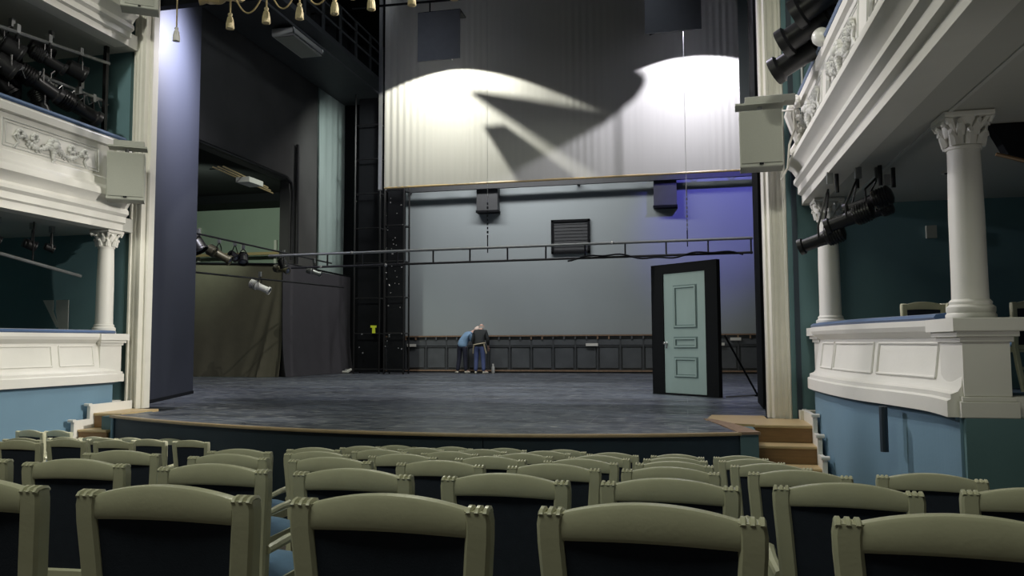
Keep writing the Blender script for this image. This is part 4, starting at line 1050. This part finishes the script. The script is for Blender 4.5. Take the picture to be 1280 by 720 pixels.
# ------------------------------------------------------------------ lights
def spot(loc, tgt, e, col, ang, blend=.3, r=.05):
    l = bpy.data.lights.new('spot', 'SPOT'); l.energy = e; l.color = col; l.spot_size = math.radians(ang); l.spot_blend = blend; l.shadow_soft_size = r
    o = bpy.data.objects.new('spot', l); COL.objects.link(o); o.location = loc
    o.rotation_euler = (Vector(tgt) - Vector(loc)).to_track_quat('-Z', 'Y').to_euler(); return o
def area(loc, tgt, e, col, sx, sy):
    l = bpy.data.lights.new('area', 'AREA'); l.shape = 'RECTANGLE'; l.size = sx; l.size_y = sy; l.energy = e; l.color = col
    o = bpy.data.objects.new('area', l); COL.objects.link(o); o.location = loc
    o.rotation_euler = (Vector(tgt) - Vector(loc)).to_track_quat('-Z', 'Y').to_euler(); return o
# the two lamps washing the curtain
spot((-5.15, 15.3, 7.68), (-5.15, 15.609, 6.729), 720, (1, .98, .86), 124, .08, .012)
spot((.25, 15.3, 7.54), (.25, 15.609, 6.589), 720, (.93, .90, 1.0), 124, .08, .012)
spot((-2.8, 12.4, 4.6), (-2.8, 17, 4.4), 60, (.95, 1, .90), 60, 1, .2)  # added fill for the lower part of the curtain
# back wall wash from behind the curtain
area((-5.5, 22.0, 8.6), (-5.0, 26, 3.0), 400, (1, .97, .95), 7, .6)
spot((1.6, 21.5, 7.8), (.9, 26, 5.3), 800, (.22, .19, 1.0), 56, .8, .1)
# stage-left working light
spot((-14.0, 19.5, 5.5), (-16.4, 26.3, 4.2), 480, (.86, 1, .80), 110, .6, .2)
spot((-8.6, 17.5, 8.2), (-10.6, 21.5, 0), 800, (.95, 1, .86), 80, .7, .15)
spot((-6.8, 21.0, 9.0), (-12, 25.0, 6.6), 780, (.93, 1, .94), 50, .7, .2)
spot((-6.0, 14.5, 10.5), (-12, 19.5, 8.0), 220, (.9, .95, 1), 80, 1, .2)
# stage floor wash
spot((-5.2, 13.2, 11), (-5.2, 13.4, 0), 480, (.82, .90, 1.0), 62, .6, .4)
spot((-1.0, 14.2, 11), (-1.0, 14.0, 0), 400, (.82, .90, 1.0), 52, .6, .4)
spot((-4, 20.4, 11), (-4, 20.4, 0), 560, (.82, .92, 1.0), 75, .6, .4)
# violet light on the portal flats
spot((-7.8, 12.9, 6.9), (-9.3, 12.7, 6.0), 2300, (.90, .88, 1.0), 130, 1, .2)
spot((-.4, 12.0, 7.4), (1.1, 11.4, 6.0), 300, (.86, .82, 1.0), 110, 1, .1)
# house light from the proscenium bridge, toward both sides and the seats
spot((-2.9, 10.9, 7.6), (-8.8, 8.9, 3.0), 480, (1, .95, .88), 75, .7, .05)
spot((-4.3, 10.9, 7.6), (1.7, 8.4, 1.9), 1050, (1, .94, .94), 62, .7, .05)
spot((-3.6, 10.6, 8.6), (-3.0, 4.5, -.3), 680, (.96, .97, .82), 100, .8, .08)
# the balcony spots aiming across the hall
spot((1.15, 8.9, 4.2), (-8.7, 9.4, .8), 2900, (1, .96, .88), 38, .7, .05)
spot((-8.3, 9.9, 4.4), (1.7, 8.8, 2.6), 1300, (.97, .94, 1.0), 36, .7, .05)
spot((-8.3, 9.9, 4.4), (0, 15.2, 1.2), 800, (.95, 1, .95), 22, 1, .1)
# balcony light from the house, toward the proscenium walls
spot((-7.4, 2.0, 7.6), (-9.0, 10.6, 4.6), 1300, (.98, .97, .88), 30, .6, .3)
spot((.6, 2.0, 7.6), (1.2, 10.8, 3.4), 720, (.98, .96, .84), 32, .6, .3)
area((-3.6, -.5, 8.4), (-3.4, 5.0, 0), 270, (.97, 1, .80), 7, 2)  # added soft overhead fill for the chair backs
# added uplight standing in for light bounced onto the right soffit
spot((2.7, 3.0, -.2), (2.0, 6.8, 2.9), 55, (1, .97, .9), 72, 1, .3)
wd = bpy.data.worlds.new('world'); SC.world = wd; wd.use_nodes = True
wd.node_tree.nodes['Background'].inputs[0].default_value = (.80, .88, .92, 1); wd.node_tree.nodes['Background'].inputs[1].default_value = .02

SC.view_settings.view_transform = 'Standard'; SC.view_settings.look = 'None'; SC.view_settings.gamma = 1; SC.view_settings.exposure = 0
SC.view_settings.use_curve_mapping = False
